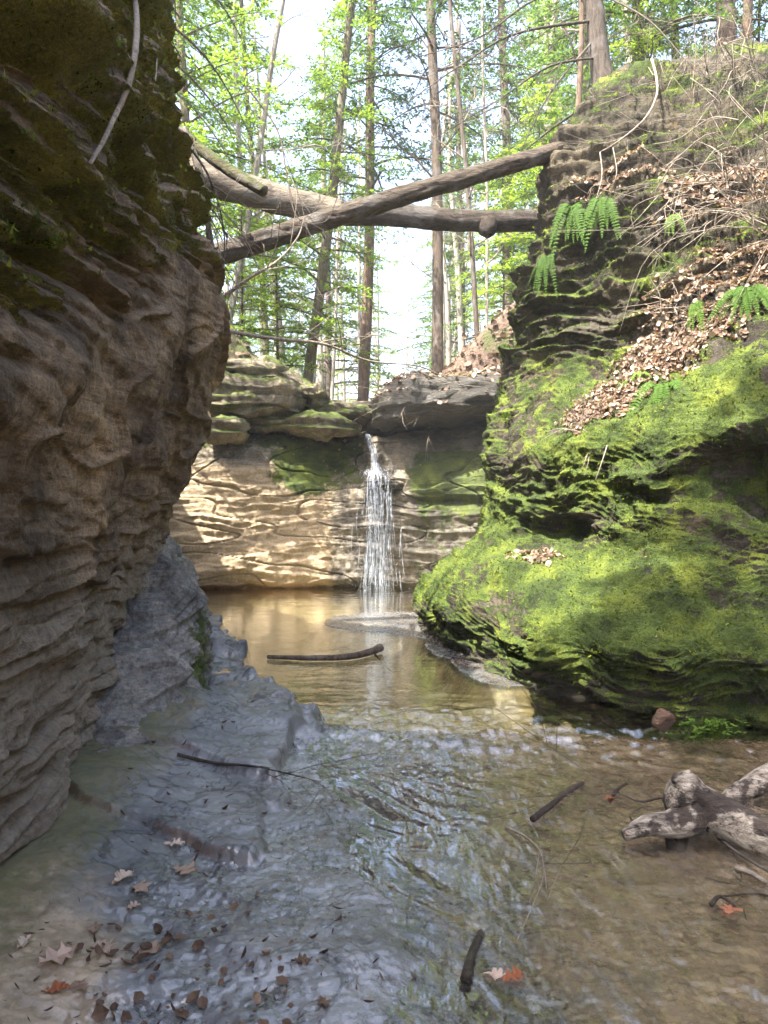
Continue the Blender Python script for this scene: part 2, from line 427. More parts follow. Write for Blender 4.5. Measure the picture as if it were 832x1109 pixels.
litter_pts = [(P(720, 388, 6.9), (.75, .7, .35)), (P(745, 362, 6.9), (.7, .8, .35)), (P(830, 290, 6.5), (.9, .8, .5)), (P(660, 445, 7.0), (.5, .5, .28)),
              (P(800, 215, 7.3), (.9, .8, .45)), (P(760, 330, 7.0), (.7, .8, .35)), (P(582, 612, 6.9), (.34, .5, .16)), (P(680, 195, 8.0), (.6, .6, .25))]
LIT = np.zeros(z.shape)
for c, r in litter_pts: LIT = np.maximum(LIT, blob(GR, c, np.array(r) * 1.25))
hi = sstep(3.4, 4.4, z)
crev = sstep(.05, -.45, strata(GR, .16, 137, (.06, 0), .25)) * .5 + sstep(.1, -.4, strata(GR, .07, 143, (.05, 0), .35)) * .3 + .4 * sstep(0, -.5, strata(GR, .44, 131, (.04, 0), .25))
moss = .56 + .16 * sstep(2.9, 2.0, z) + .36 * nz - .5 * sstep(.2, .75, LIT) - .14 * hi - .42 * crev + .40 * fbm(GR * np.array([.9, .9, 1.6]), 4, 161)
MOSSR = moss.copy()
moss -= .45 * (1 - sstep(.05, .35, z)) * (GR[..., 0] < 1.6)
moss -= .25 * sstep(4.6, 3.8, z) * sstep(3.0, 3.5, z) * 0
moss += .2 * blob(GR, P(620, 650, 6), (1.2, 1.5, .6))
tanv = .5 * sstep(.15, .6, LIT) + .15 * hi
wet = .5 * (1 - sstep(.05, .5, z))
terrain('cliff', GR, M['right'], {'moss': moss, 'tan': tanv * .3, 'wet': wet}, False,
        'moss covered layered sandstone cliff with ferns and leaf drifts on its ledges', 'cliff')

# ------------------------------------------------------------------ low bank under the left cliff
net = []
prof = [(0.12, -.35), (0, -.08), (-.08, .25), (-.10, .5), (-.2, .8), (-.42, 1.12), (-.8, 1.35), (-1.6, 1.45)]
BY = [(3.0, -1.5, .05), (3.7, -1.3, .1), (4.4, -1.2, .3), (5.0, -1.15, .62), (5.6, -1.25, .95), (6.3, -1.42, 1.1), (7.2, -1.68, 1.05), (8.4, -2.0, .95), (10, -2.5, .8), (12.5, -3.3, .8)]
for dx, zz in prof:
    net.append([(fx + dx * (.5 + .5 * h), y, zz * h if zz > 0 else zz) for (y, fx, h) in BY])
def disp_bank(G, N):
    return .11 * fbm(G * 1.6, 4, 221) + .07 * strata(G, .2, 231, (0, -.1)) + .03 * strata(G, .07, 237, (.1, -.1), .25) + .016 * fbm(G * 14, 4, 241) + .008 * fbm(G * 40, 2, 243)
GB, NB = loft(net, np.linspace(0, 7, 300), np.linspace(0, 9, 420), disp_bank, True)
moss = .75 * blob(GB, (-1.45, 6.2, .7), (.3, .7, 1.0)) + .75 * blob(GB, (-1.35, 5.5, .35), (.4, .5, .5)) + .7 * blob(GB, (-1.5, 4.6, .1), (.5, .5, .3))
terrain('rock_bank', GB, M['bank'], {'moss': moss, 'tan': .2 * (NB[..., 2] > .5), 'wet': .6 * (1 - sstep(.05, .3, GB[..., 2]))}, True,
        'low flaky grey rock bank at the foot of the dark cliff', 'rock bank')

# ------------------------------------------------------------------ back wall with the fall
BU = [20, 120, 190, 240, 290, 335, 370, 392, 404, 418, 440, 480, 530, 620, 720]
BYY = [11.4, 12.5, 12.85, 13.0, 13.15, 13.25, 13.35, 13.4, 13.42, 13.4, 13.3, 13.2, 13.0, 12.7, 12.3]
pl = [(-.4, .3), (.08, .25), (.24, 0), (.8, -.02), (1.4, .02), (2.0, .08), (2.45, .2), (2.75, .45), (2.92, .9), (3.05, 1.3), (3.3, 2.0), (3.4, 3.2)]
pr_ = [(-.4, .3), (.08, .25), (.24, .02), (.8, .03), (1.35, .10), (1.8, .24), (2.15, .45), (2.5, .72), (2.8, .95), (3.0, 1.4), (3.15, 2.0), (3.2, 3.2)]
pn = [(-.4, .3), (.08, .28), (.24, .12), (.8, .12), (1.4, .06), (1.95, 0), (2.12, .12), (2.2, .3), (2.6, .4), (2.86, .5), (2.95, .9), (2.96, 3.2)]
pq = [(-.4, .3), (.08, .2), (.3, .08), (.8, .05), (1.4, .0), (1.9, -.05), (2.1, .0), (2.4, .15), (2.7, .3), (2.9, .5), (3.1, .9), (3.3, 3.2)]
sel = [pl, pl, pl, pl, pl, pr_, pr_, pr_, pn, pn, pq, pq, pq, pq, pq]
net = []
for k in range(12):
    row = []
    for u, y0, pf in zip(BU, BYY, sel):
        zz, dy = pf[k]
        row.append(((u - 416) / F * y0, y0 + dy, zz))
    net.append(row)
def disp_back(G, N):
    d = .10 * fbm(G * .9, 4, 321) + .065 * strata(G, .42, 331, (.05, 0), .10) + .011 * strata(G, .13, 337, (.05, 0), .16) + .04 * fbm(G * np.array([1.6, 1.6, 3]), 4, 343) - .05 * sstep(.035, .0, np.abs(noise(G * np.array([.7, .7, 2.6]), 345))) + .012 * fbm(G * 9, 4, 341)
    d += .03 * strata(G, .17, 347, (-.05, 0), .2) * sstep(.2, -.4, G[..., 0] * 0 - 1) 
    d -= .12 * blob(G, (1.2, 13.2, 1.68), (1.4, .8, .16)) * 1.6
    return d
GK, NK = loft(net, np.linspace(0, 11, 420), np.concatenate([np.linspace(0, 2, 60)[:-1], np.linspace(2, 12.4, 560)[:-1], np.linspace(12.4, 14, 30)]), disp_back, False)
x = GK[..., 0]; z = GK[..., 2]; nz = NK[..., 2]
moss = np.clip(.75 * blob(GK, (-1.15, 13.8, 2.45), (1.25, 1.3, .95)) * 1.5, 0, .75) + .7 * blob(GK, (-1.6, 13.5, 2.2), (.7, .8, .6)) + .7 * sstep(2.5, 2.8, z) * (x < -.4) * .8
moss += .8 * blob(GK, (1.3, 13.2, 2.2), (1.4, 1, 1.0)) + .8 * blob(GK, (1.55, 13, 2.0), (.4, .8, .35))
moss -= .3 * blob(GK, (-2.4, 13, .9), (1.6, 1, 1.0))
moss += .34 * sstep(.25, .7, x) * (z < 2.6)  # moss here also darkens the right half in place of shade
tanv = 1.1 * sstep(-.7, -1.3, x) * (1 - sstep(2.0, 2.6, z))
wet = np.clip(1.6 * blob(GK, (-.15, 13.3, 1.0), (.85, 1.5, 2.6)) + .85 * sstep(.2, .8, x) + .8 * (1 - sstep(.1, .25, z)), 0, .9)  # wet round fall and foot; right half wetted only to darken it like shade
rust = .5 * (1 - sstep(.15, .40, z)) * sstep(-.6, -1.2, x) + .15 * blob(GK, (-2.0, 13, .5), (1.3, 1, .35))
terrain('cliff', GK, M['back'], {'moss': moss, 'tan': tanv, 'wet': wet, 'rust': rust}, False,
        'curved tan sandstone wall behind the pool with the small waterfall in its notch', 'cliff')

SL = {}
# ledges that lie on top of it
def slab(name, c, half, rot, seed, mat, attrs, label, cat, disp=1.0, th=.16):
    nu, nv = 110, 60
    th_ = np.linspace(0, 2 * math.pi, nu); ph = np.linspace(-math.pi / 2, math.pi / 2, nv)
    T, H = np.meshgrid(th_, ph)
    e = .45
    sp = lambda w, m: np.sign(w) * np.abs(w) ** m
    G = np.stack([sp(np.cos(H), e) * sp(np.cos(T), .7), sp(np.cos(H), e) * sp(np.sin(T), .7), sp(np.sin(H), e * 1.3)], -1) * np.asarray(half)
    from mathutils import Euler
    Rm = np.array(Euler(rot).to_matrix())
    G = G @ Rm.T + np.asarray(c)
    N = grid_normals(G)
    d = disp * (.10 * fbm(G * 1.3, 4, seed) + .07 * strata(G, th, seed + 3, (0, 0), .1) + .02 * strata(G, .06, seed + 5, (.1, 0), .2) + .012 * fbm(G * 12, 3, seed + 9))
    d[:, -1] = d[:, 0]
    G = G + N * d[..., None]
    N = grid_normals(G)
    o = terrain(name, G, mat, attrs(G, N), False, label, cat); SL[label] = (G, N); return o
mossy = lambda k: (lambda G, N: {'moss': np.clip(k + .5 * N[..., 2], 0, 1), 'tan': .3 * (N[..., 2] > .1)})
slab('rock_ledge', P(268, 404, 14.2), (.78, .7, .17), (.05, .12, 0), 401, M['back'], mossy(0.17), 'thin dark rock ledge, uppermost of the layers beside the waterfall', 'rock ledge', 1.7)
slab('rock_ledge', P(272, 434, 13.9), (.95, .8, .36), (0, .12, .1), 411, M['back'], mossy(0.22), 'bulging rounded rock ledge under the thin dark ledge', 'rock ledge', 1.7)
slab('rock_ledge', P(318, 418, 14.3), (.85, .6, .16), (0, .5, 0), 421, M['back'], mossy(0.27), 'slanting rock ledge sloping down towards the waterfall notch', 'rock ledge', 1.7)
slab('rock_ledge', P(246, 466, 13.25), (.3, .4, .17), (0, .1, .3), 431, M['back'], mossy(0.37), 'small mossy boulder perched on the left end of the sunlit wall', 'boulder', 1.7)
slab('rock_ledge', P(330, 460, 14.1), (1.1, .7, .2), (.05, .06, 0), 441, M['back'], mossy(0.42), 'long low mossy ledge left of the waterfall lip', 'rock ledge', 1.7)
slab('rock_ledge', P(368, 448, 14.6), (.6, .7, .16), (0, .15, 0), 451, M['back'], mossy(0.37), 'flat mossy ledge just above the waterfall lip', 'rock ledge', 1.7)
slab('rock_ledge', P(413, 525, 13.42), (.36, .26, .09), (.05, .05, .1), 457, M['right'], lambda G, N: {'wet': np.ones(N.shape[:2]), 'moss': .2 * (N[..., 2] > .4)}, 'small dark wet step that breaks the waterfall partway down', 'rock ledge', .6)
slab('rock_ledge', P(428, 460, 14.6), (.55, .4, .26), (.0, .1, .2), 456, M['right'], mossy(.1), 'dark rock added behind the waterfall lip to stand for the dark recess under the cap rock', 'rock ledge')  # added rock closes the gap; its dark tone stands for a recess
slab('rock_ledge', P(487, 436, 13.75), (1.45, 1.15, .40), (.0, -.12, .0), 461, M['right'],
     lambda G, N: {'moss': np.clip(.25 * N[..., 2] + .35 * blob(G, P(405, 440, 13), (.5, 1, .5)), 0, 1), 'wet': .8 * np.ones(N.shape[:2])},  # wet value darkens the whole cap, painting in its overhang shade
     'big dark overhanging cap rock right of the waterfall', 'cap rock', 1.5, .26)

# ------------------------------------------------------------------ stream bed and water
def water_level(x, y):
    w = .12 - .11 * (1 - sstep(4.3, 5.2, y)) - .022 * np.clip(4.8 - y, 0, 12)
    return w
xs = np.concatenate([np.linspace(-9, -2.1, 24)[:-1], np.arange(-2.1, 2.7, .0085), np.linspace(2.7, 9, 22)])
ys = [-5.0]
while ys[-1] < 1.3: ys.append(ys[-1] + .3 if ys[-1] < .9 else ys[-1] + .02)
while ys[-1] < 15: ys.append(ys[-1] + max(.006, ys[-1] * .0030))
ys = np.array(ys)
X, Y = np.meshgrid(xs, ys)
Q = np.stack([X, Y, np.zeros_like(X)], -1)
W = water_level(X, Y)
wob = .18 * fbm(Q * 1.7, 4, 501)
fl = fbm(Q * np.array([1.6, 2.6, 1]), 5, 511)
flake = np.floor(fl * 7 + .5 * noise(Q * 9, 513)) / 7
flake = flake + .25 * (fl - flake)
pool = sstep(4.75, 5.2, Y + .5 * wob)
# pool: hollow with slabs on its left edge and a shelf on its right
hp = -.20 + .08 * fl
xe = np.interp(Y, [4.8, 5.3, 5.7, 6.2, 6.8, 7.6, 9, 10.5], [-.5, -.78, -.95, -1.25, -1.4, -1.65, -2.1, -2.7])
slabL = sstep(.06, -.05, X - xe - .12 - .30 * noise(Q * 1.6, 503) - .22 * noise(Q * np.array([2.5, 6, 1]), 504) - .04 * noise(Q * np.array([6, 9, 1]), 505) - .45 * wob) * sstep(12, 10, Y)
shelf = np.clip(1.9 * blob(Q, (.30, 9.3, 0), (1.5, 1.3, 1)) + 1.2 * blob(Q, (.75, 7.6, 0), (.62, 1.3, 1)) + 1.1 * blob(Q, (1.0, 6.3, 0), (.55, .9, 1)), 0, 1)
hp = hp + slabL * (.225 + .05 * flake) 
sh_ = sstep(.12, .62, shelf + .4 * wob)
hp = hp * (1 - sh_) + sh_ * (.010 + .008 * flake)
# foreground: wet slab on the left, shallow run on the right
xb = .07 - (Y - 2.2) * .2 + 1.1 * wob
fr = sstep(-.12, .35, X - xb)
fl2 = fbm(Q * np.array([4.2, 6.5, 1]) + .6 * fl[..., None], 4, 515); flake2 = np.floor(fl2 * 4) / 4 + .12 * fl2
hf = .030 + .034 * flake + .007 * flake2 + .006 * fbm(Q * 9, 4, 521) - fr * (.090 + .03 * fl)
lf = sstep(-.75, -1.5, X + .5 * wob)
hf = hf + lf * .16 + .05 * sstep(0, .05, (-.55 - X) + .9 * wob) * sstep(0, .05, Y - 3.25 + .35 * (X + .9) + .7 * wob) + .05 * sstep(0, .05, (-.55 - X) + .5 * wob) * sstep(0, .05, Y - 4.05 + .3 * (X + .9) + .5 * wob)
hf += .03 * blob(Q, (-.0, 2.9, 0), (.5, .45, 1)) + .035 * blob(Q, (.55, 3.9, 0), (.5, .25, 1)) + .03 * blob(Q, (.3, 4.6, 0), (.8, .35, 1))
# riffle lip at the outlet of the pool
lip = np.exp(-((Y + .6 * wob - 4.95) / .25) ** 2) * (X < 1.3)
h = W + hf * (1 - pool) + hp * pool + lip * (.05 + .05 * flake)
h += .0035 * fbm(Q * 30, 3, 531) + .0022 * fbm(Q * 75, 2, 533)
h += .10 * sstep(1.6, 2.6, X) * sstep(5, 4.2, Y) * 0
BED = np.stack([X, Y, h], -1)
above = h - W
wet = np.clip(.55 + .45 * sstep(.09, .0, above) - .5 * lf, 0, 1)
n_b = NT('wet_streambed_rock')
big = n_b.noise(1.6, 5, .6); fine = n_b.noise(24, 6, .7); mic = n_b.noise(110, 4, .7)
c = n_b.ramp(big, [(.3, (.052, .055, .058)), (.5, (.102, .108, .116)), (.7, (.18, .186, .195))])
c = n_b.mix(.6, c, n_b.ramp(fine, [(.28, .5), (.5, 1.0), (.75, 1.3)]), 'MULTIPLY')
cr_ = n_b.math('ABSOLUTE', n_b.math('SUBTRACT', n_b.noise(2.6, 5, .6, None, 1.2), .5))
c = n_b.mix(1.0, c, n_b.ramp(cr_, [(0, .30), (.010, .55), (.022, 1.0)]), 'MULTIPLY')
sa = n_b.range(n_b.math('ADD', n_b.attr('sand'), n_b.math('MULTIPLY', n_b.math('SUBTRACT', n_b.noise(3.5, 5, .65), .5), .9)), .3, .7)
c = n_b.mix(sa, c, n_b.ramp(n_b.noise(5, 5, .7), [(.3, (.26, .205, .10)), (.5, (.44, .37, .20)), (.7, (.56, .49, .31))]))
br = n_b.range(n_b.math('ADD', n_b.attr('brown'), n_b.math('MULTIPLY', n_b.math('SUBTRACT', n_b.noise(4, 6, .7), .5), 1.0)), .3, .75)
c = n_b.mix(br, c, n_b.ramp(n_b.noise(9, 5, .7), [(.3, (.13, .097, .062)), (.55, (.24, .185, .122)), (.75, (.36, .285, .195))]))
al = n_b.range(n_b.math('ADD', n_b.attr('moss'), n_b.math('MULTIPLY', n_b.math('SUBTRACT', fine, .5), 1.0)), .3, .75)
c = n_b.mix(n_b.math('MULTIPLY', al, .8), c, (.085, .085, .035))
ru = n_b.range(n_b.math('ADD', n_b.attr('rust'), n_b.math('MULTIPLY', n_b.math('SUBTRACT', fine, .5), 1.0)), .3, .7)
c = n_b.mix(n_b.math('MULTIPLY', ru, .7), c, (.075, .04, .024))
wv = n_b.attr('wet')
rg = n_b.mix(wv, (.75, .75, .75), n_b.ramp(fine, [(.3, .12), (.7, .38)]))
bb = n_b.bump(n_b.math('ADD', fine, n_b.math('MULTIPLY', mic, .35)), .55, .018)
M['bed'] = n_b.done(n_b('BsdfPrincipled', {'Base Color': c, 'Roughness': rg, 'Normal': bb, 'Specular IOR Level': n_b.mix(wv, (.3,) * 3, (.6,) * 3), 'Coat Weight': wv, 'Coat Roughness': .10, 'Coat IOR': 1.6, 'Coat Normal': n_b.bump(n_b.noise(9, 4, .5), .35, .02)}))
slope = np.abs(np.gradient(h, axis=0) / np.gradient(Y, axis=0))
sand = pool * (1 - sstep(-.08, .0, above)) * 1.0 + .30 * pool * (X > -.5) + .3 * (1 - pool) * sstep(1.2, .2, np.abs(X - .5)) * sstep(4.3, 5, Y)
brown = .42 * pool * (X > -.5) + (1 - pool) * np.clip(fr * .8, 0, 1) * (.55 + .45 * sstep(.3, 1.1, X)) + .8 * sstep(3.1, 2.2, Y) * sstep(-.62, -.95, X) + .45 * (1 - pool) * sstep(-.85, -1.3, X)
rust = sstep(.35, .9, slope) * (X < -.4) * (Y < 5) * np.clip(.35 + .9 * noise(Q * 3.1, 561), 0, .7)
mossb = .75 * lf * sstep(.0, -.2, X + 1.0) * (Y < 5) + .4 * blob(Q, (1.9, 4.9, 0), (.5, .35, 1))
me = mesh_from('streambed', BED.reshape(-1, 3), grid_faces(*X.shape), M['bed'], True, {'sand': sand, 'brown': brown, 'rust': rust, 'moss': mossb, 'wet': wet})
tag(link('streambed', me), 'wet bluish grey bedrock floor of the stream', 'stream bed', None, 'structure')
def bed_z(x, y):
    i = np.clip(np.searchsorted(ys, y), 0, len(ys) - 1); j = np.clip(np.searchsorted(xs, x), 0, len(xs) - 1)
    return h[i, j]
def top_z(x, y): return max(bed_z(x, y), float(water_level(np.float64(x), np.float64(y))))

# water sheet
wx = np.concatenate([np.linspace(-5, -1.6, 20)[:-1], np.arange(-1.6, 2.9, .012), np.linspace(2.9, 5, 12)])
wy = [1.0]
while wy[-1] < 14.2: wy.append(wy[-1] + max(.009, wy[-1] * .0038))
wy = np.array([-4.0, -2, 0, .6] + wy)
X2, Y2 = np.meshgrid(wx, wy)
Wz = water_level(X2, Y2)
q = np.stack([X2, Y2, 0 * X2], -1)
run = 1 - sstep(4.8, 5.4, Y2)
a = math.radians(-38)
fx = X2 * math.cos(a) - Y2 * math.sin(a); fy = X2 * math.sin(a) + Y2 * math.cos(a)
fq = np.stack([fx * 7, fy * 2.4, 0 * fx], -1)
fq = fq + .8 * np.stack([noise(q * 1.8, 601), noise(q * 1.8, 602), 0 * fx], -1)
rip = fbm(fq, 3, 611, .4)
Wz = Wz + run * (.008 * (1 - np.abs(rip) * 1.6) + .012 * fbm(q * 1.8, 2, 615))
Wz += (1 - run) * (.0022 * fbm(q * np.array([2.2, 7, 1]), 3, 621) + .004 * np.exp(-((X2 + .15) ** 2 + (Y2 - 13.0) ** 2) / 1.2) * np.sin(22 * np.sqrt((X2 + .15) ** 2 + (Y2 - 13.2) ** 2)))
riff = np.exp(-((Y2 - 4.75) / .45) ** 2)
Wz += riff * .030 * fbm(q * np.array([6, 9, 1]), 4, 631)
nw = NT('clear_stream_water')
runa = nw.attr('run')
v1 = nw('Mapping', {'Vector': nw.tc.outputs['Object'], 'Rotation': (0, 0, math.radians(38)), 'Scale': (8, 1.9, 1)}).outputs[0]
b1 = nw.noise(1.2, 3, .45, v1, 1.6)
b2 = nw.noise(1.0, 3, .5, nw.pos((5, 16, 1)), .4)
hgt = nw.mix(runa, nw.math('MULTIPLY', b2, .25), b1)
nb = nw.bump(hgt, .5, .024)
fre = nw.math('MULTIPLY', nw('Fresnel', {'IOR': 1.7, 'Normal': nb}).outputs[0], 1.7, True)
gl = nw('BsdfGlossy', {'Color': (1, 1, 1), 'Roughness': .04, 'Normal': nb})
tp = nw('BsdfTransparent', {'Color': nw.mix(runa, (.94, .93, .82), (.95, .94, .90))})
M['water'] = nw.done(nw('MixShader', {0: fre, 1: tp.outputs[0], 2: gl.outputs[0]}))
me = mesh_from('stream_water', np.stack([X2, Y2, Wz], -1).reshape(-1, 3), grid_faces(*X2.shape), M['water'], True, {'run': run})
tag(link('stream_water', me), 'shallow clear stream water with a golden pool below the fall', 'water', None, 'structure')

# ------------------------------------------------------------------ waterfall
nf = NT('white_falling_water')
d = nf('BsdfPrincipled', {'Base Color': (.62, .68, .76), 'Roughness': .15, 'Specular IOR Level': .8, 'Transmission Weight': .5, 'IOR': 1.33})
M['fall'] = nf.done(d)
nf = NT('thin_water_film')
fs = nf.ramp(nf.noise(3.0, 5, .65, nf.pos((9, 9, .55)), .6), [(.40, .02), (.54, .22), (.68, .8)])
M['film'] = nf.done(nf('MixShader', {0: fs, 1: nf('BsdfTransparent', {'Color': (.93, .95, 1)}).outputs[0],
                                     2: nf('BsdfPrincipled', {'Base Color': (.50, .57, .66), 'Roughness': .2, 'Specular IOR Level': .7}).outputs[0]}))
mb = MB()
rr = np.random.RandomState(5)
lipc = P(400, 470, 13.75); mid = P(408, 515, 13.28)
def stream_path(k):
    j = rr.normal(0, 1)
    a0 = lipc + (j * .03, .02, -.02)
    ma = mid + (j * .045, .0, .10)
    m0 = mid + (.03 + j * .13 + rr.normal(0, .04), -.10 - .06 * rr.rand(), .02)
    e0 = np.array([m0[0] + rr.normal(-.02, .13), m0[1] - .16 - .12 * rr.rand(), .12])
    up = [a0 + (ma - a0) * t * np.array([1, 1, 1]) + (0, -.04 * math.sin(t * math.pi), .07 * math.sin(t * math.pi)) for t in np.linspace(0, 1, 12)]
    dn = [np.array([m0[0] + (e0[0] - m0[0]) * t, m0[1] + (e0[1] - m0[1]) * math.sqrt(t), m0[2] + (e0[2] - m0[2]) * t]) for t in np.linspace(.03, 1, 30)]
    return np.array(up + dn)
for k in range(170):
    pth = curve(stream_path(k), 120)
    pth[:, 0] += .018 * np.sin(np.linspace(0, 9, 120) + rr.rand() * 6)
    i0 = rr.randint(0, 105); ln = rr.randint(5, 34) if i0 > 25 else rr.randint(8, 30)
    if i0 < 14 and rr.rand() < .85: continue
    seg = pth[i0:i0 + ln]
    if len(seg) < 4: continue
    t = np.linspace(0, 1, len(seg))
    rad = (.0025 + .0075 * rr.rand() ** 2) * np.sin(np.clip(t, .04, .96) * math.pi) ** .6 * (1 + .5 * np.sin(t * 30 + k))
    mb.tube(seg, rad, 5, caps=False)
for k in range(330):   # spray
    pth = stream_path(k); c = pth[rr.randint(8, len(pth))] + rr.normal(0, .06, 3) * np.array([1.2, .6, 1])
    if rr.rand() < .15: c = np.array([mid[0] + rr.normal(0, .30), 12.95 + rr.normal(0, .12), .13 + abs(rr.normal(0, .13))])
    r = .003 + .004 * rr.rand()
    mb.tube([c - (0, 0, r * 1.6), c, c + (0, 0, r * 1.6)], [r * .4, r, r * .4], 5, caps=False)
# foam patch where it lands
for k in range(160):   # splash on the step
    c = mid + np.array([rr.normal(0, .16), -.08 + rr.normal(0, .03), .05 + abs(rr.normal(0, .05)) - .1 * rr.rand()]); r = .003 + .006 * rr.rand()
    mb.tube([c, c + (0, 0, .008), c + (0, 0, .018)], [r * .5, r, r * .3], 5, caps=False)
def sheet(c, wd, seed):
    c = curve(c, 90); n = 16; sx = np.linspace(-1, 1, n); ww = np.interp(np.linspace(0, 1, 90), np.linspace(0, 1, len(wd)), wd)
    V = c[:, None, :] + np.stack([sx[None, :] * ww[:, None] * .5, 0 * sx[None, :] * ww[:, None], 0 * sx[None, :] * ww[:, None]], -1)
    V[..., 1] += .03 * noise(V * np.array([9, 1, 1.5]) + seed, seed) + .05 * (sx[None, :] ** 2)
    V[..., 0] += .05 * noise(V * np.array([1, 1, 2.5]) + seed, seed + 4)
    mb.add(V.reshape(-1, 3), grid_faces(90, n), 1)
sheet([lipc + (0, .05, .0), lipc + (0, -.03, -.02), (lipc + mid) * .5 + (.0, -.06, .04), mid + (0, -.02, .06)], [.08, .09, .11, .2], 1)
sheet([mid + (0, -.0, .07), mid + (-.01, -.10, .0), mid + (-.02, -.16, -.5), mid + (-.03, -.21, -1.2), np.array([mid[0] - .04, mid[1] - .26, .10])], [.20, .24, .26, .32, .38], 2)
sheet([mid + (.14, .02, .05), mid + (.2, -.05, -.04), mid + (.22, -.06, -.5), mid + (.22, -.10, -1.1), np.array([mid[0] + .22, mid[1] - .2, .10])], [.10, .11, .10, .12, .14], 3)
wf = mb.build('waterfall', [M['fall'], M['film']])
tag(wf, 'thin white waterfall dropping from the notch into the golden pool', 'waterfall', None, 'structure')

# ------------------------------------------------------------------ forest floor around and beyond the gorge
gx = np.concatenate([np.linspace(-160, -14, 40)[:-1], np.linspace(-14, 14, 320)[:-1], np.linspace(14, 160, 40)])
gy = np.concatenate([np.linspace(-60, 8, 40)[:-1], np.linspace(8, 30, 260)[:-1], np.linspace(30, 260, 80)])
X3, Y3 = np.meshgrid(gx, gy)
q = np.stack([X3, Y3, 0 * X3], -1)
def floor_raw(x, y):
    xc = .0 + .10 * np.clip(y - 16, 0, 40) * .3
    l = np.clip(-.9 - (x - xc), 0, None); r = np.clip((x - xc) - .25, 0, None)
    sl = lambda d, k, c: k * c * (1 - np.exp(-d / c)) + .05 * d
    up = 2.92 + sl(l, 1.15, 4.8) + sl(r, 1.5, 3.6) + .02 * np.clip(y - 15, 0, 60)
    return up
up = floor_raw(X3, Y3) + .35 * fbm(q * .35, 4, 701) + .08 * fbm(q * 2.2, 4, 703)
gorge = sstep(14.6, 13.9, Y3 + .0 * X3) * sstep(-8.0, -6.6, X3) * sstep(9.0, 7.5, X3)
pz = np.where(X3 < 0, 5.2, 7.0) + .5 * fbm(q * .3, 3, 705)
zf = np.where(Y3 < 14, pz, up); bl = sstep(12.5, 16, Y3)
zf = pz * (1 - bl) + up * bl
zf = np.where((np.abs(X3) < 6) & (Y3 > 13.0), up, zf)
zf = zf * (1 - gorge) + (-1.5) * gorge
FL = np.stack([X3, Y3, zf], -1)
ng = NT('forest_floor_leaf_mould')
c = ng.ramp(ng.noise(16, 7, .75), [(.3, (.04, .026, .018)), (.5, (.105, .068, .047)), (.62, (.18, .125, .09)), (.75, (.27, .205, .155))])
c = ng.mix(ng.range(ng.noise(.9, 5, .7), .52, .66), c, (.06, .07, .018))
M['floor'] = ng.done(ng('BsdfPrincipled', {'Base Color': c, 'Roughness': .9, 'Normal': ng.bump(ng.noise(22, 6, .75), .9, .06)}))
me = mesh_from('forest_floor', FL.reshape(-1, 3), grid_faces(*X3.shape), M['floor'], True)
tag(link('forest_floor', me), 'leaf covered forest ground rising on both sides beyond the waterfall', 'ground', None, 'structure')
def floor_z(x, y):
    i = np.clip(np.searchsorted(gy, y), 0, len(gy) - 1); j = np.clip(np.searchsorted(gx, x), 0, len(gx) - 1)
    return float(zf[i, j])
FN = grid_normals(FL)

# ------------------------------------------------------------------ leaf litter (uncountable)
def litter(name, pts, nrm, sz, label, seed, lift=.01, tk=1.0, slim=1.0):
    r = np.random.RandomState(seed); n = len(pts)
    t = r.normal(0, 1, (n, 3)); nn = nrm + r.normal(0, .38, (n, 3)); nn /= np.linalg.norm(nn, axis=1)[:, None]
    t -= nn * (t * nn).sum(1)[:, None]; t /= np.linalg.norm(t, axis=1)[:, None] + 1e-9
    b = np.cross(nn, t)
    L = sz * (.35 + 1.3 * r.rand(n) ** 1.6)[:, None]; Wd = L * slim * (.28 + .2 * r.rand(n))[:, None]; cv = L * r.normal(.12, .14, n)[:, None]
    c = pts + nrm * lift + nrm * (r.rand(n) * .02)[:, None]
    prof = [(-1, 0, .6), (-.35, 1, 0), (.35, .9, .1), (1, 0, .9), (.35, -.9, .1), (-.35, -1, 0), (-.35, 0, -.25), (.35, 0, -.2)]
    V = np.stack([c + t * L * a_ * .5 + b * Wd * w_ + nn * cv * (h_ + .9 * abs(w_) * .6) for a_, w_, h_ in prof], 1)
    k = np.arange(n)[:, None] * 8
    f4 = np.vstack([k + np.array([[6, 7, 2, 1]]), k + np.array([[5, 4, 7, 6]])]); f3 = np.vstack([k + np.array([[0, 6, 1]]), k + np.array([[0, 5, 6]]), k + np.array([[7, 3, 2]]), k + np.array([[4, 3, 7]])])
    tint = np.repeat(np.clip(tk * r.beta(2, 2.2, n) + (tk == 1) * (r.rand(n) > .985) * .4, 0, 1), 8)
    me = mesh_from(name, V.reshape(-1, 3), [f4, f3], M['litter'], False, {'tint': tint})
    return tag(link(name, me), label, 'leaf litter', None, 'stuff')

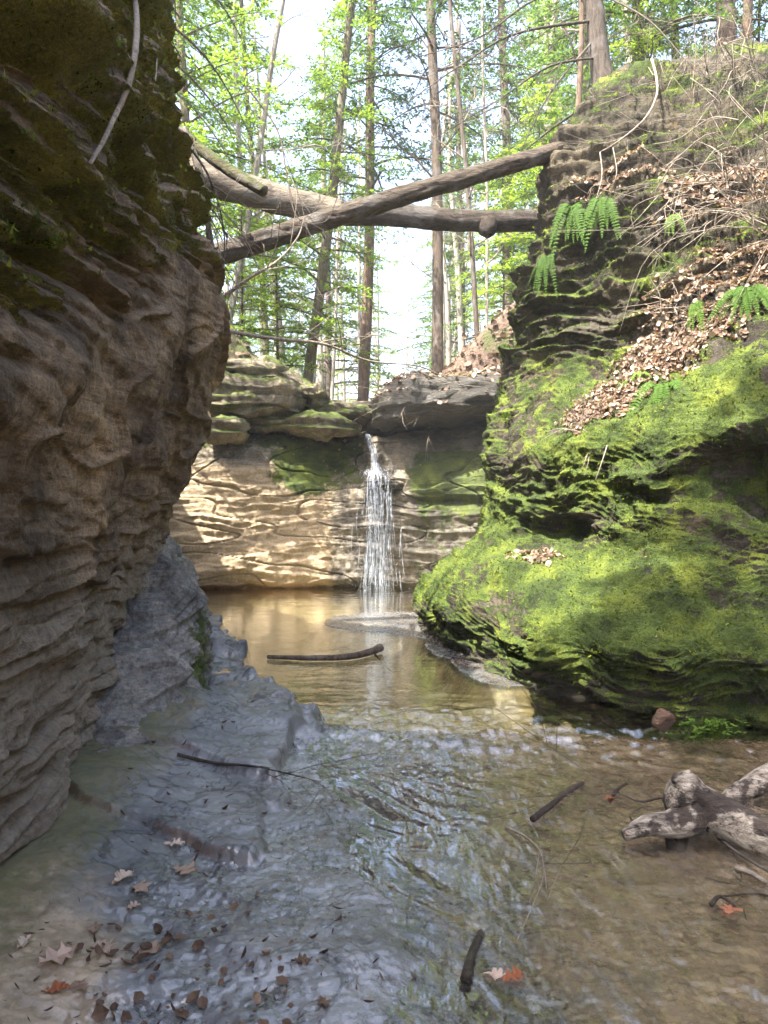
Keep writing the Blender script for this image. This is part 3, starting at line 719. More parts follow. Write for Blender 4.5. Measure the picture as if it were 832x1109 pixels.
def scatter(G, N, mask, n, seed):
    r = np.random.RandomState(seed)
    e1 = np.linalg.norm(np.gradient(G, axis=0), axis=-1); e2 = np.linalg.norm(np.gradient(G, axis=1), axis=-1)
    w = (mask * e1 * e2).ravel(); w /= w.sum()
    i = r.choice(len(w), n, p=w)
    j = r.normal(0, 1, (n, 3)) * np.sqrt((e1 * e2).ravel()[i])[:, None] * .5
    nn = N.reshape(-1, 3)[i]
    j -= nn * (j * nn).sum(1)[:, None]
    return G.reshape(-1, 3)[i] + j, nn
p_, n_ = scatter(GR, NR, sstep(.12, .7, LIT + .25 * fbm(GR * 3, 3, 811)) * (NR[..., 2] > -.1), 15000, 3)
litter('leaf_drift', p_, n_, .043, 'drifts of pale brown dead leaves lodged on ledges of the mossy cliff', 4)
m_ = (sstep(.55, .8, NK[..., 2]) * .4 + blob(GK, (-1.2, 14, 2.9), (1.5, 1.5, .6))) * (GK[..., 2] > 2) * (NK[..., 2] > .2)
p_, n_ = scatter(GK, NK, m_, 700, 5)
litter('leaf_drift', p_, n_, .07, 'thin scatter of dead leaves on the shelves beside the waterfall', 6)
G_, N_ = SL['big dark overhanging cap rock right of the waterfall']
p_, n_ = scatter(G_, N_, sstep(.55, .85, N_[..., 2]), 2600, 15)
litter('leaf_drift', p_, n_, .075, 'dead leaves heaped on top of the dark cap rock', 16)
fm = (Y3 > 14.2) * (Y3 < 30) * (np.abs(X3) < 9)
p_, n_ = scatter(FL, FN, fm.astype(float), 26000, 7)
litter('leaf_carpet', p_, n_, .10, 'carpet of brown dead leaves on the slopes beyond the waterfall', 8, .01, .62)
BN = grid_normals(BED)
m_ = np.clip(blob(Q, (-.72, 2.5, 0), (.45, .6, 1)) + .6 * blob(Q, (-.35, 2.3, 0), (.35, .4, 1)), 0, 1) ** 1.5
p_, n_ = scatter(BED, BN, m_, 120, 9)
litter('leaf_mush', p_, n_, .034, 'dark sodden leaf scraps on the wet rock by the pale leaves', 10, .003, .45)
m_ = (X > -1.3) * (X < .3) * (Y > 1.7) * (Y < 4.6) * sstep(-.01, .02, above) * sstep(.05, .45, fbm(Q * 2.3, 4, 821) + .2)
p_, n_ = scatter(BED, BN, m_.astype(float), 260, 19)
litter('wet_debris', p_, n_, .032, 'dark bark shreds and needles strewn over the wet blue rock', 20, .002, .2, .2)

# ------------------------------------------------------------------ moss fronds (uncountable)
def moss_tufts(G, N, mask, n, seed, name, label, L0=.02):
    r = np.random.RandomState(seed)
    p, nn = scatter(G, N, mask, n, seed)
    d = nn + r.normal(0, .55, (n, 3)); d /= np.linalg.norm(d, axis=1)[:, None]
    s_ = np.cross(d, r.normal(0, 1, (n, 3))); s_ /= np.linalg.norm(s_, axis=1)[:, None] + 1e-9
    L = (L0 * (.5 + r.rand(n)))[:, None]
    V = np.stack([p - nn * .004 - s_ * L * .28, p - nn * .004 + s_ * L * .28, p + d * L], 1)
    f = (np.arange(n)[:, None] * 3 + np.array([[0, 1, 2]]))
    tn = np.repeat(np.clip(.5 + .55 * fbm(p * 3.2, 3, seed) + r.normal(0, .2, n), 0, 1), 3)
    me = mesh_from(name, V.reshape(-1, 3), f, M['mossblade'], False, {'tint': tn})
    return tag(link(name, me), label, 'moss', None, 'stuff')
mr = sstep(.35, .85, MOSSR + .5 * fbm(GR * 5, 3, 903)) * (GR[..., 2] > .15)
mr[:, :60] = 0
moss_tufts(GR, NR, mr, 130000, 21, 'moss', 'thick green moss clinging to the layered boulder and cliff', .022)
ml = sstep(.4, .9, sstep(-.1, .3, GL[..., 2] - left_brow(GL)) * (.5 + .6 * NL[..., 2]) + .45 * fbm(GL * 4, 3, 907)) * (GL[..., 1] > 1.5) * (GL[..., 1] < 6)
moss_tufts(GL, NL, ml, 16000, 22, 'moss', 'patchy olive moss on the upper part of the dark cliff', .02)

# ------------------------------------------------------------------ placing helpers
def hit(G, u, v):
    """nearest surface point of a terrain grid seen along the sight line (u, v)"""
    p = G.reshape(-1, 3)
    d = P(u, v, 1.0) - np.array([0, 0, 1.5])
    q = p - np.array([0, 0, 1.5])
    ok = q[:, 1] > 1.0
    e = np.abs(q[:, 0] / np.where(ok, q[:, 1], 1) - d[0]) + np.abs(q[:, 2] / np.where(ok, q[:, 1], 1) - d[2])
    e = np.where(ok, e, 9)
    near = e < .006
    if not near.any(): near = e <= e.min() + 1e-6
    i = np.where(near)[0]
    return p[i[np.argmin(p[i, 1])]].copy()

def ground(u, v):
    d = P(u, v, 1.0) - np.array([0, 0, 1.5])
    for y in np.arange(1.2, 14, .01):
        p = np.array([0, 0, 1.5]) + d * y
        if p[2] <= top_z(p[0], p[1]): return np.array([p[0], p[1], top_z(p[0], p[1])])
    return p

# ------------------------------------------------------------------ fallen logs
def log(name, a, b, r0, r1, mat, label, seed, bow=.05, rough=.17, n=20, cat='fallen log'):
    a = np.asarray(a, float); b = np.asarray(b, float)
    root = empty(name, a)
    t = np.linspace(0, 1, 70)[:, None]
    pts = (b - a) * t + np.array([0, 0, 1.0]) * bow * np.sin(t * math.pi) + .02 * np.stack([noise(np.stack([t[:, 0] * 5, 0 * t[:, 0], 0 * t[:, 0] + k], -1), seed) for k in range(3)], -1)
    pts = curve(pts, 260); m = MB(); m.tube(pts, np.linspace(r0, r1, 260), n * 2, rough=rough, seed=seed, rf=3.5)
    m.build('trunk', mat, root)
    tag(root, label, cat)
    return root, pts
la, pa = log('fallen_log', P(175, 297, 7.7), P(628, 158, 8.62), .115, .095, M['log'], 'dark rough barked log lying in front across the gorge, right end raised', 31)
for k in (18, 33, 41, 52):
    m = MB(); d = np.array([random.uniform(-.3, .3), random.uniform(-.6, -.2), random.uniform(.2, .6)])
    m.tube([pa[k], pa[k] + d * .16, pa[k] + d * .25], [.022, .016, .008], 6); m.build('branch_stub', M['twig'], la)
lb = empty('fallen_log', P(160, 170, 9.6))
o0 = P(160, 170, 9.6)
ctr = curve([P(160, 168, 9.6), P(215, 190, 9.6), P(290, 213, 9.7), P(368, 233, 9.8)], 50) - o0
m = MB(); m.tube(ctr, np.linspace(.215, .18, 50), 30, rough=.13, seed=33, rf=3); m.build('bleached_trunk', M['log_pale'], lb)
ctr2 = curve([P(362, 231, 9.82), P(430, 233, 9.9), P(480, 238, 10), P(530, 240, 10.1), P(595, 238, 10.2), P(660, 236, 10.3)], 60) - o0
m = MB(); m.tube(ctr2, np.linspace(.15, .135, 60), 30, rough=.13, seed=35, rf=3); m.build('barked_trunk', M['log_dark'], lb)
k0 = P(528, 250, 10.05) - o0
m = MB(); m.tube(curve([k0 + (0, 0, .12), k0 + (0, -.04, -.02), k0 + (.0, -.06, -.10)], 8), [.15, .12, .04], 12, rough=.15, seed=3); m.build('burl', M['log_dark'], lb)
tag(lb, 'thick log lying behind across the gorge, one half bleached and one dark', 'fallen log')
log('fallen_log', P(318, 441, 15.6), P(412, 438, 15.8), .10, .085, M['log_pale'], 'short sunlit log lying level beyond the waterfall lip', 37, 0, .08, 12)
log('mossy_branch', P(192, 140, 7.6), P(286, 207, 7.2), .062, .055, M['moss_log'], 'green mossy broken branch jutting above the bleached log', 39, -.04, .14, 10, 'branch')

# ------------------------------------------------------------------ dead branches by the dark cliff
def dead_branch(name, pts, r0, r1, mat, label, cat='branch', twigs=0, seed=0, group=None, n=6, parent=None):
    pts = np.asarray(pts, float); o0 = pts[0].copy()
    c = curve(pts - o0, 12 * len(pts))
    m = MB(); m.tube(c, np.linspace(r0, r1, len(c)), n, rough=.16, seed=seed)
    r = np.random.RandomState(seed + 77)
    for k in range(twigs):
        i = r.randint(len(c) // 5, len(c) - 2)
        t = c[min(i + 1, len(c) - 1)] - c[i]; t /= np.linalg.norm(t) + 1e-9
        d = t + r.normal(0, .55, 3); d /= np.linalg.norm(d)
        L = .25 + .7 * r.rand(); rr_ = max(.0025, (r0 + (r1 - r0) * i / len(c)) * .5)
        q_ = [c[i], c[i] + d * L * .5 + r.normal(0, .04, 3), c[i] + d * L + r.normal(0, .09, 3)]
        m.tube(curve(q_, 9), np.linspace(rr_, .0018, 9), 4)
        for kk in range(2):
            d2 = d + r.normal(0, .6, 3); s0 = c[i] + d * L * (.4 + .4 * r.rand())
            m.tube([s0, s0 + d2 * .14, s0 + d2 * .3 + r.normal(0, .03, 3)], [rr_ * .6, .002, .0013], 4)
    o = m.build(name, mat, parent); o.location = o0 - (np.array(parent.location) if parent else 0)
    return tag(o, label, cat, group)
dead_branch('dead_branch', [P(214, 345, 6.6), P(245, 358, 6.6), P(300, 367, 6.8), P(352, 373, 7.1), P(400, 391, 7.4), P(455, 397, 7.8), P(495, 416, 8.2)], .024, .004, M['twig'], 'long thin bare branch reaching from the dark cliff edge towards the waterfall', twigs=7, seed=1)
dead_branch('dead_branch', [P(225, 335, 6.8), P(243, 321, 6.8), P(272, 300, 6.8), P(300, 283, 6.9), P(322, 258, 7.0), P(330, 235, 7)], .022, .005, M['twig'], 'short crooked grey branch curving up under the front log', twigs=5, seed=2)
dead_branch('hanging_root', [P(200, 140, 6.9), P(216, 185, 6.7), P(224, 235, 6.6), P(233, 285, 6.5), P(238, 330, 6.5)], .038, .016, M['twig_dark'], 'thick dark root hanging beside the edge of the dark cliff', 'root', 4, 3)
dead_branch('dead_branch', [P(268, 95, 7.5), P(300, 140, 7.5), P(311, 190, 7.4), P(322, 235, 7.3), P(352, 240, 7.3), P(366, 212, 7.3)], .010, .003, M['twig_dark'], 'thin dark curved twig hanging in front of the bleached log', twigs=5, seed=4)
dead_branch('dead_branch', [P(196, 185, 6.2), P(222, 215, 6.2), P(245, 232, 6.2), P(268, 262, 6.3), P(282, 300, 6.4)], .010, .003, M['twig'], 'pale grey twig drooping over the left end of the front log', twigs=8, seed=5)
dead_branch('dead_branch', [P(200, 205, 6.2), P(230, 245, 6.2), P(242, 290, 6.2), P(262, 345, 6.3)], .009, .003, M['twig'], 'pale forked twig hanging lowest at the edge of the dark cliff', twigs=7, seed=6)
dead_branch('dead_branch', [P(168, 42, 6.6), P(178, 46, 6.5), P(186, 52, 6.5)], .016, .008, M['twig_dark'], 'stubby dark twig poking out near the top of the dark cliff', seed=7, twigs=1)
dead_branch('dead_branch', [P(196, 150, 6.3), P(215, 172, 6.2), P(232, 205, 6.2), P(243, 255, 6.2), P(240, 310, 6.2)], .013, .004, M['twig_dark'], 'dark sagging branch draped down the cliff edge behind the pale twigs', twigs=8, seed=8)

def on(G, uv, lift=.02):
    return [hit(G, u, v) + np.array([0, -lift, lift * .5]) for u, v in uv]
vp = on(GL, [(147, 6), (146, 40), (145, 75), (141, 105), (131, 128), (117, 150), (106, 172), (102, 190)], .03)
vp = [np.array(a) for a in vp]
for k in range(1, len(vp) - 1): vp[k] = vp[k] * .5 + (vp[k - 1] + vp[k + 1]) * .25 + np.array([.03, -.03, 0])
dead_branch('vine', vp, .016, .007, M['twig'], 'bare grey vine hanging down the mossy face of the dark cliff', 'vine', 0, 9)
vp = on(GL, [(169, 52), (170, 70), (171, 90)], .02)
dead_branch('vine', vp, .007, .003, M['twig'], 'short thin rootlet hanging near the top edge of the dark cliff', 'vine', 0, 10)

# ------------------------------------------------------------------ roots and brambles on the mossy cliff
dead_branch('exposed_root', [P(706, 64, 8.6), P(711, 84, 8.3), P(711, 104, 8.0), P(697, 130, 7.9), P(664, 157, 8.0), P(640, 168, 8.3), P(618, 171, 8.6)], .016, .006, M['twig'], 'long pale root curling down the top of the mossy cliff to the front log', 'root', 2, 11)
dead_branch('exposed_root', [P(650, 165, 8.0), P(652, 190, 7.8), P(646, 215, 7.7)], .008, .003, M['twig'], 'short pale rootlet dangling above the hanging ferns', 'root', 1, 12)
dead_branch('exposed_root', [P(664, 160, 7.9), P(668, 185, 7.7), P(664, 200, 7.7)], .006, .003, M['twig'], 'second pale rootlet dangling beside the longest root', 'root', 0, 13)
dead_branch('exposed_root', [P(800, 130, 7.4), P(770, 128, 7.5), P(735, 150, 7.6), P(708, 156, 7.6)], .007, .003, M['twig'], 'thin wandering root crossing the dark hollow under the cliff top', 'root', 2, 14)
dead_branch('exposed_root', [P(660, 475, 6.4), P(652, 500, 6.2), P(645, 520, 6.2)], .006, .003, M['twig'], 'thin straight stem lying on the moss below the fern', 'stem', 0, 15)
def bramble(name, base, spread, nC, L, seed, label, direc, mat='twig'):
    r = np.random.RandomState(seed); base = np.asarray(base, float)
    m = MB()
    for k in range(nC):
        b0 = r.normal(0, 1, 3) * np.array([spread, spread * .6, spread * .35])
        d = np.asarray(direc, float) + r.normal(0, .55, 3); d /= np.linalg.norm(d)
        l = L * (.5 + .8 * r.rand())
        pts = [b0, b0 + d * l * .35 + (0, 0, .12 * l), b0 + d * l * .7 + r.normal(0, .10, 3) * l + (0, 0, .10 * l), b0 + d * l + r.normal(0, .16, 3) * l - (0, 0, .12 * l)]
        c = curve(pts, 16); m.tube(c, np.linspace(.0075, .002, 16) * (.6 + .6 * r.rand()), 4)
        for kk in range(3):
            i = r.randint(4, 15); d2 = d + r.normal(0, .7, 3)
            m.tube([c[i], c[i] + d2 * l * .12, c[i] + d2 * l * .25 + r.normal(0, .03, 3)], [.0035, .0025, .0014], 4)
    o = m.build(name, M[mat]); o.location = base
    return tag(o, label, 'shrub')
bramble('bare_shrub', P(835, 250, 6.5), .16, 26, 1.0, 41, 'large tangle of bare tan canes sprawling down the leafy ledge', (-1, -.3, .1))
bramble('bare_shrub', P(800, 215, 7.0), .22, 18, .8, 42, 'bare tan canes spilling over the reddish leaves above the ledge', (-.8, -.3, -.15))
bramble('bare_shrub', P(745, 345, 6.8), .14, 12, .45, 43, 'small clump of dry stalks beside the upright fern', (-.2, -.3, .4))
bramble('bare_shrub', P(760, 100, 8.3), .35, 24, .8, 44, 'wiry bare scrub along the crest of the mossy cliff', (-.3, -.5, .3))
bramble('bare_shrub', P(820, 85, 8.0), .25, 18, .8, 45, 'wiry bare scrub beneath the paired trunks on the cliff top', (-.5, -.5, .1))
bramble('bare_shrub', P(690, 215, 7.9), .2, 16, .4, 46, 'fringe of dry rootlets drooping under the leafy lip near the hanging ferns', (-.2, -.4, -.6))
bramble('bare_shrub', P(465, 425, 13.0), .2, 14, .9, 47, 'pale dead twigs lying over the cap rock beside the waterfall', (-.6, -.5, -.1))
bramble('bare_shrub', P(640, 462, 6.9), .14, 12, .35, 48, 'sparse dry stalks at the lower tip of the leaf drift', (-.4, -.3, .1))

# ------------------------------------------------------------------ ferns
def fern(p, n, nf, L, seed, label, spread=1.0, down=.7, tint=.5):
    r = np.random.RandomState(seed)
    root = empty('fern', p)
    n = np.asarray(n, float); n /= np.linalg.norm(n)
    side = np.cross(n, (0, 0, 1.0)); side /= np.linalg.norm(side)
    for k in range(nf):
        a_ = (k / max(1, nf - 1) - .5) * 2 * spread + r.normal(0, .22)
        l = L * (.45 + .75 * r.rand())
        d0 = n * .6 + side * a_ * .7 + np.array([0, 0, .25 + .2 * r.rand()])
        d1 = n * .22 + side * a_ * .6 + np.array([0, 0, -down * (1 + .3 * r.rand())])
        pts = [np.zeros(3), d0 * l * .28, d0 * l * .38 + d1 * l * .30, d0 * l * .36 + d1 * l * .72]
        N = 32
        c = curve(pts, N); t = np.gradient(c, axis=0); t /= np.linalg.norm(t, axis=1)[:, None]
        m = MB(); m.tube(c, np.linspace(.003, .001, N), 4, a=.3)
        wv = np.cross(t, n * .8 + np.array([0, 0, .6])); wv /= np.linalg.norm(wv, axis=1)[:, None] + 1e-9
        up = np.cross(wv, t)
        for i in range(3, N):
            s_ = i / (N - 1); w = .115 * l * (math.sin(min(1, s_ * 1.25 + .1) * math.pi * .5) * (1 - s_ ** 2.2) + .05)
            h_ = l / N * .62
            for sg in (-1, 1):
                b0 = c[i]; d = wv[i] * sg + t[i] * .28 - up[i] * .12 + r.normal(0, .07, 3)
                q_ = [b0 - t[i] * h_ * .5, b0 + d * w * .5 - t[i] * h_ * .75, b0 + d * w + t[i] * h_ * .2, b0 + d * w * .5 + t[i] * h_ * .55, b0 + t[i] * h_ * .5]
                m.add(np.array([q_[0], q_[1], q_[3], q_[4]]), [[0, 1, 2, 3]], 0, tint + .25 * s_ + r.normal(0, .08))
                m.add(np.array([q_[1], q_[2], q_[3]]), [[0, 1, 2]], 0, tint + .25 * s_)
        m.build('frond', M['fern'], root, False)
    return tag(root, label, 'fern', 'ferns growing on the mossy cliff')
cn = np.array([-.55, -.75, .1])
for (u, v, nf, L, sp, dn, tt, lb_) in [
    (622, 236, 16, .62, .5, 1.0, .1, 'drooping fern hanging from the cliff edge, middle of the three by the log ends'),
    (650, 226, 14, .56, .55, 1.0, .15, 'drooping fern hanging nearest the dangling rootlets'),
    (590, 284, 12, .46, .5, 1.1, .05, 'dark drooping fern lowest on the cliff edge beneath the log ends'),
    (752, 332, 8, .42, .35, 1.0, .5, 'slim bright fern standing in the leaf drift beside dry stalks'),
    (806, 322, 20, .46, .9, .8, .2, 'broad bushy fern under the leafy ledge by the bare canes'),
    (716, 424, 11, .58, .4, .95, .3, 'fern with long fronds trailing below the sunlit leaf drift'),
    (724, 240, 5, .34, .4, .9, .6, 'small pale fern under the leafy lip of the upper ledge'),
    (548, 372, 4, .3, .4, .8, .9, 'tiny bright fern on the far edge of the mossy cliff'),
    (690, 408, 3, .2, .6, .5, .9, 'tiny fern sprig among the dead leaves of the drift')]:
    fern(hit(GR, u, v), cn, nf, L, int(u + v), lb_, sp, dn, tt)

def sprig(p, seed, label, n=14, s=.05):
    r = np.random.RandomState(seed); m = MB()
    for k in range(n):
        b0 = np.array([r.normal(0, .07), r.normal(0, .05), 0]); tp_ = b0 + np.array([r.normal(0, .05), -.03 + r.normal(0, .04), .05 + .08 * r.rand()])
        m.tube([b0, tp_], [.002, .0012], 3, a=.3)
        for kk in range(3):
            d = r.normal(0, 1, 3); d[2] = abs(d[2]) * .3; d /= np.linalg.norm(d); w = np.cross(d, (0, 0, 1.0)); l = s * (.6 + .6 * r.rand())
            m.add([tp_, tp_ + d * l * .5 + w * l * .3, tp_ + d * l, tp_ + d * l * .5 - w * l * .3], [[0, 1, 2, 3]], 0, .4 + .5 * r.rand())
    o = m.build('small_plant', M['fern'], None, False); o.location = [float(c) for c in p]
    return tag(o, label, 'plant')
sprig(hit(GR, 660, 402), 1, 'small leafy plant at the far tip of the leaf drift')
sprig(hit(GR, 700, 238), 2, 'little green plant beneath the upper leafy lip', 10, .06)
sprig(hit(GR, 545, 460), 3, 'bright green tuft on the far edge of the mossy cliff above the shelf', 18, .05)
sprig(ground(750, 806), 4, 'low green cress patch at the water edge under the mossy boulder', 34, .035)
sprig(ground(775, 800), 5, 'larger green cress patch where the mossy boulder meets the stream', 44, .035)
sprig(hit(GB, 232, 770), 6, 'bright green tuft at the wet foot of the grey bank', 14, .035)

# ------------------------------------------------------------------ driftwood, sticks and single leaves in the stream
nd = NT('weathered_driftwood')
v = nd.pos((2.2, 11, 11), (0, 0, math.radians(-18)))
a = nd.noise(2.4, 6, .7, v, .8); pch = nd.range(nd.noise(5, 5, .65), .46, .54); f = nd.noise(80, 4, .7)
c = nd.mix(pch, nd.ramp(a, [(.36, (.06, .044, .032)), (.48, (.36, .30, .24)), (.64, (.60, .55, .47))]), nd.ramp(a, [(.36, (.016, .011, .009)), (.6, (.075, .052, .038))]))
c = nd.mix(.6, c, nd.ramp(f, [(.3, .55), (.7, 1.3)]), 'MULTIPLY')
M['drift'] = nd.done(nd('BsdfPrincipled', {'Base Color': c, 'Roughness': .8, 'Normal': nd.bump(nd.math('ADD', nd.math('ADD', a, nd.math('MULTIPLY', f, .3)), nd.math('MULTIPLY', pch, -.5)), 1.0, .05)}))
o0 = P(745, 868, 3.55)
dr = empty('driftwood_log', o0)
m = MB(); m.tube(curve([P(724, 851, 3.58), P(742, 862, 3.56), P(765, 876, 3.52), P(800, 893, 3.42), P(850, 915, 3.3), P(960, 955, 3.1)], 70) - o0,
                 np.interp(np.linspace(0, 1, 70), [0, .05, .14, .3, .6, 1], [.035, .075, .118, .10, .088, .085]), 22, rough=.30, seed=61, rf=3); m.build('trunk', M['drift'], dr)
m = MB(); m.tube(curve([P(752, 884, 3.5), P(728, 893, 3.46), P(700, 895, 3.43), P(676, 905, 3.40)], 34) - o0, np.interp(np.linspace(0, 1, 34), [0, .4, .8, 1], [.085, .058, .040, .026]), 16, rough=.28, seed=63, rf=4); m.build('broken_fork', M['drift'], dr)
m = MB(); m.tube(curve([P(742, 880, 3.52), P(734, 900, 3.5), P(732, 922, 3.48)], 16) - o0, np.linspace(.075, .04, 16), 12, rough=.22, seed=65, rf=4); m.build('root_stub', M['wetwood'], dr)
m = MB(); m.tube(curve([P(748, 866, 3.5), P(736, 846, 3.52), P(728, 843, 3.53)], 14) - o0, np.linspace(.05, .018, 14), 10, rough=.3, seed=66, rf=4); m.build('splinter', M['drift'], dr)
tag(dr, 'pale weathered driftwood log with peeling bark and broken fork in the stream', 'driftwood')
dead_branch('driftwood_branch', [P(786, 872, 3.95), P(806, 857, 3.98), P(830, 842, 4.0), P(880, 815, 4.1)], .055, .065, M['drift'], 'thick short branch lying behind the weathered driftwood log', 'driftwood', 0, 67, None, 14)
dead_branch('twig', [P(735, 868, 3.75), P(715, 864, 3.8), P(695, 868, 3.85), P(678, 862, 3.9), P(664, 855, 3.95)], .008, .004, M['twig_dark'], 'thin curved twig behind the broken fork of the driftwood', 'twig', 2, 68)
dead_branch('twig', [P(660, 868, 3.9), P(668, 856, 3.92), P(679, 848, 3.95)], .011, .007, M['wetwood'], 'short dark twig standing in the water near the driftwood', 'twig', 0, 69)
dead_branch('twig', [P(690, 893, 3.6), P(683, 885, 3.6), P(690, 876, 3.65), P(705, 873, 3.7)], .007, .003, M['twig_dark'], 'little hooked twig over the tip of the driftwood fork', 'twig', 0, 70)
dead_branch('stick', [ground(577, 890) + (0, 0, .012), ground(597, 876) + (0, 0, .02), ground(612, 864) + (0, 0, .02), ground(631, 851) + (0, 0, .014)], .017, .012, M['wetwood'], 'dark soaked stick slanting in the shallow water in mid stream', 'stick', 0, 71, None, 10)
dead_branch('stick', [ground(504, 1064) + (0, 0, .008), ground(511, 1040) + (0, 0, .014), ground(521, 1014) + (0, 0, .012)], .018, .013, M['log_dark'], 'short bark covered stick lying in the water nearest the camera', 'stick', 0, 72, None, 10)
dead_branch('stick', [ground(290, 714) + (0, 0, .02), ground(330, 716) + (0, 0, .03), ground(372, 716) + (0, 0, .035), ground(400, 711) + (0, 0, .04), ground(412, 707) + (0, 0, .05)], .018, .040, M['trunk'], 'long stick lying across the shallow golden pool', 'stick', 1, 73, None, 10)
dead_branch('twig', [ground(548, 898) + (0, 0, .01), ground(570, 912) + (0, 0, .02), ground(586, 928) + (0, 0, .012), ground(592, 965) + (0, 0, .008)], .007, .003, M['twig'], 'thin pale twig caught on the riffle in mid stream', 'twig', 2, 74)
dead_branch('twig', [ground(778, 908), ground(800, 930) + (0, 0, .02), ground(832, 950) + (0, 0, .02)], .008, .005, M['twig_dark'], 'slim dark twig trailing below the driftwood log', 'twig', 1, 75)
dead_branch('stick', [ground(797, 943) + (0, 0, .01), ground(812, 950) + (0, 0, .016), ground(828, 958) + (0, 0, .01)], .014, .010, M['twig'], 'pale short stick floating just under the driftwood log', 'stick', 0, 76, None, 8)
dead_branch('stick', [ground(770, 985) + (0, 0, .012), ground(780, 980) + (0, 0, .03), ground(797, 986) + (0, 0, .012)], .010, .006, M['wetwood'], 'small curved dark stick beside the orange leaf', 'stick', 1, 77, None, 8)
dead_branch('stick', [ground(192, 822) + (0, 0, .02), ground(230, 830) + (0, 0, .02), ground(262, 835) + (0, 0, .02), ground(292, 834) + (0, 0, .01)], .011, .005, M['log_dark'], 'dark brown splintered stick lying along the rock step below the grey bank', 'stick', 2, 78, None, 8)

LOBES = [(0, 0), (.06, .03), (.2, .16), (.3, .10), (.4, .34), (.5, .36), (.54, .16), (.66, .30), (.76, .30), (.78, .12), (.9, .12), (1, 0)]
def oak_leaf(u, v, px, tint, ang, label, curl=.15):
    p = ground(u, v); sz = px / F * p[1]
    r = np.random.RandomState(int(u * 7 + v)); V = []; Fq = []
    st = np.array([(a_, 0, .10 * curl * math.sin(a_ * 3)) for a_, b_ in LOBES])
    top = np.array([(a_ + .02 * r.normal(), b_ * (1 + .25 * r.normal()), curl * (abs(b_) * 1.2 + .5 * (a_ - .5) ** 2 * 2) + .05 * r.normal()) for a_, b_ in LOBES])
    bot = np.array([(a_ + .02 * r.normal(), -b_ * (1 + .25 * r.normal()), curl * (abs(b_) * 1.2 + .5 * (a_ - .5) ** 2 * 2) + .05 * r.normal()) for a_, b_ in LOBES])
    n = len(LOBES); V = np.vstack([st, top, bot]) * sz - np.array([sz * .5, 0, 0])
    ca, sa_ = math.cos(ang), math.sin(ang)
    V = np.stack([V[:, 0] * ca - V[:, 1] * sa_, V[:, 0] * sa_ + V[:, 1] * ca, V[:, 2]], -1)
    m = MB()
    m.add(V, [[i, i + 1, n + i + 1, n + i] for i in range(n - 1)] + [[i + 1, i, 2 * n + i, 2 * n + i + 1] for i in range(n - 1)], 0, tint)
    m.tube([V[0], V[0] - np.array([ca, sa_, -.1]) * sz * .3], [sz * .012, sz * .008], 4, a=.1)
    o = m.build('fallen_leaf', M['litter'], None, False); o.location = [float(c) for c in p + np.array([0, 0, .006])]
    return tag(o, label, 'leaf')
for a_ in [
    (62, 1042, 46, .93, .9, 'largest tan oak leaf, lying curled at the left edge of the wet rock', .35),
    (61, 1076, 30, 1.0, .3, 'brick red leaf just below the largest tan leaf', .2),
    (88, 1072, 26, .45, 2.4, 'dull pinkish brown leaf beside the brick red leaf', .1),
    (189, 916, 22, .9, .2, 'small cream leaf lying alone highest on the wet rock', .4),
    (201, 947, 32, .62, 2.8, 'star shaped brown leaf below the lone cream leaf', .15),
    (133, 955, 28, .85, 1.0, 'folded tan leaf at the upper end of the leaf cluster', .5),
    (150, 967, 30, .66, -.6, 'greyish lobed leaf at the middle of the leaf cluster', .3),
    (145, 986, 16, .72, .5, 'small orange brown curled leaf under the greyish lobed leaf', .6),
    (103, 1010, 22, .5, 1.9, 'reddish brown leaf above the folded grey leaf', .3),
    (113, 1028, 34, .7, -.9, 'long grey brown leaf right of the largest tan leaf', .25),
    (160, 1032, 36, .55, .1, 'flat mauve brown lobed leaf on the dark leaf scraps', .1),
    (26, 1026, 24, .85, 1.4, 'pale curled leaf nearest the base of the dark cliff', .5),
    (555, 1060, 30, 1.0, .5, 'orange red leaf in the water by the bark covered stick', .2),
    (537, 1057, 26, .92, -.2, 'pale cream leaf half under water beside the orange red leaf', .05),
    (790, 990, 26, .99, .8, 'orange leaf stuck on a stick near the driftwood log', .3),
    (327, 1042, 24, .15, .3, 'dark sodden leaf alone on the blue wet rock', .2),
    (350, 1088, 22, .2, 2.0, 'dark leaf scrap lowest on the blue wet rock', .2),
    (660, 866, 12, 1.0, 0, 'tiny red leaf beside the short dark twig', .2),
    (745, 412, 1, .5, 0, None, 0)][:-1]:
    oak_leaf(*a_)
slab('rock', ground(724, 796) + np.array([0, .1, .06]), (.07, .05, .07), (.3, .5, .4), 471, M['bank'], lambda G, N: {'rust': .6 * np.ones(N.shape[:2]), 'wet': np.ones(N.shape[:2])}, 'small upright reddish stone at the foot of the mossy boulder', 'stone', .25)
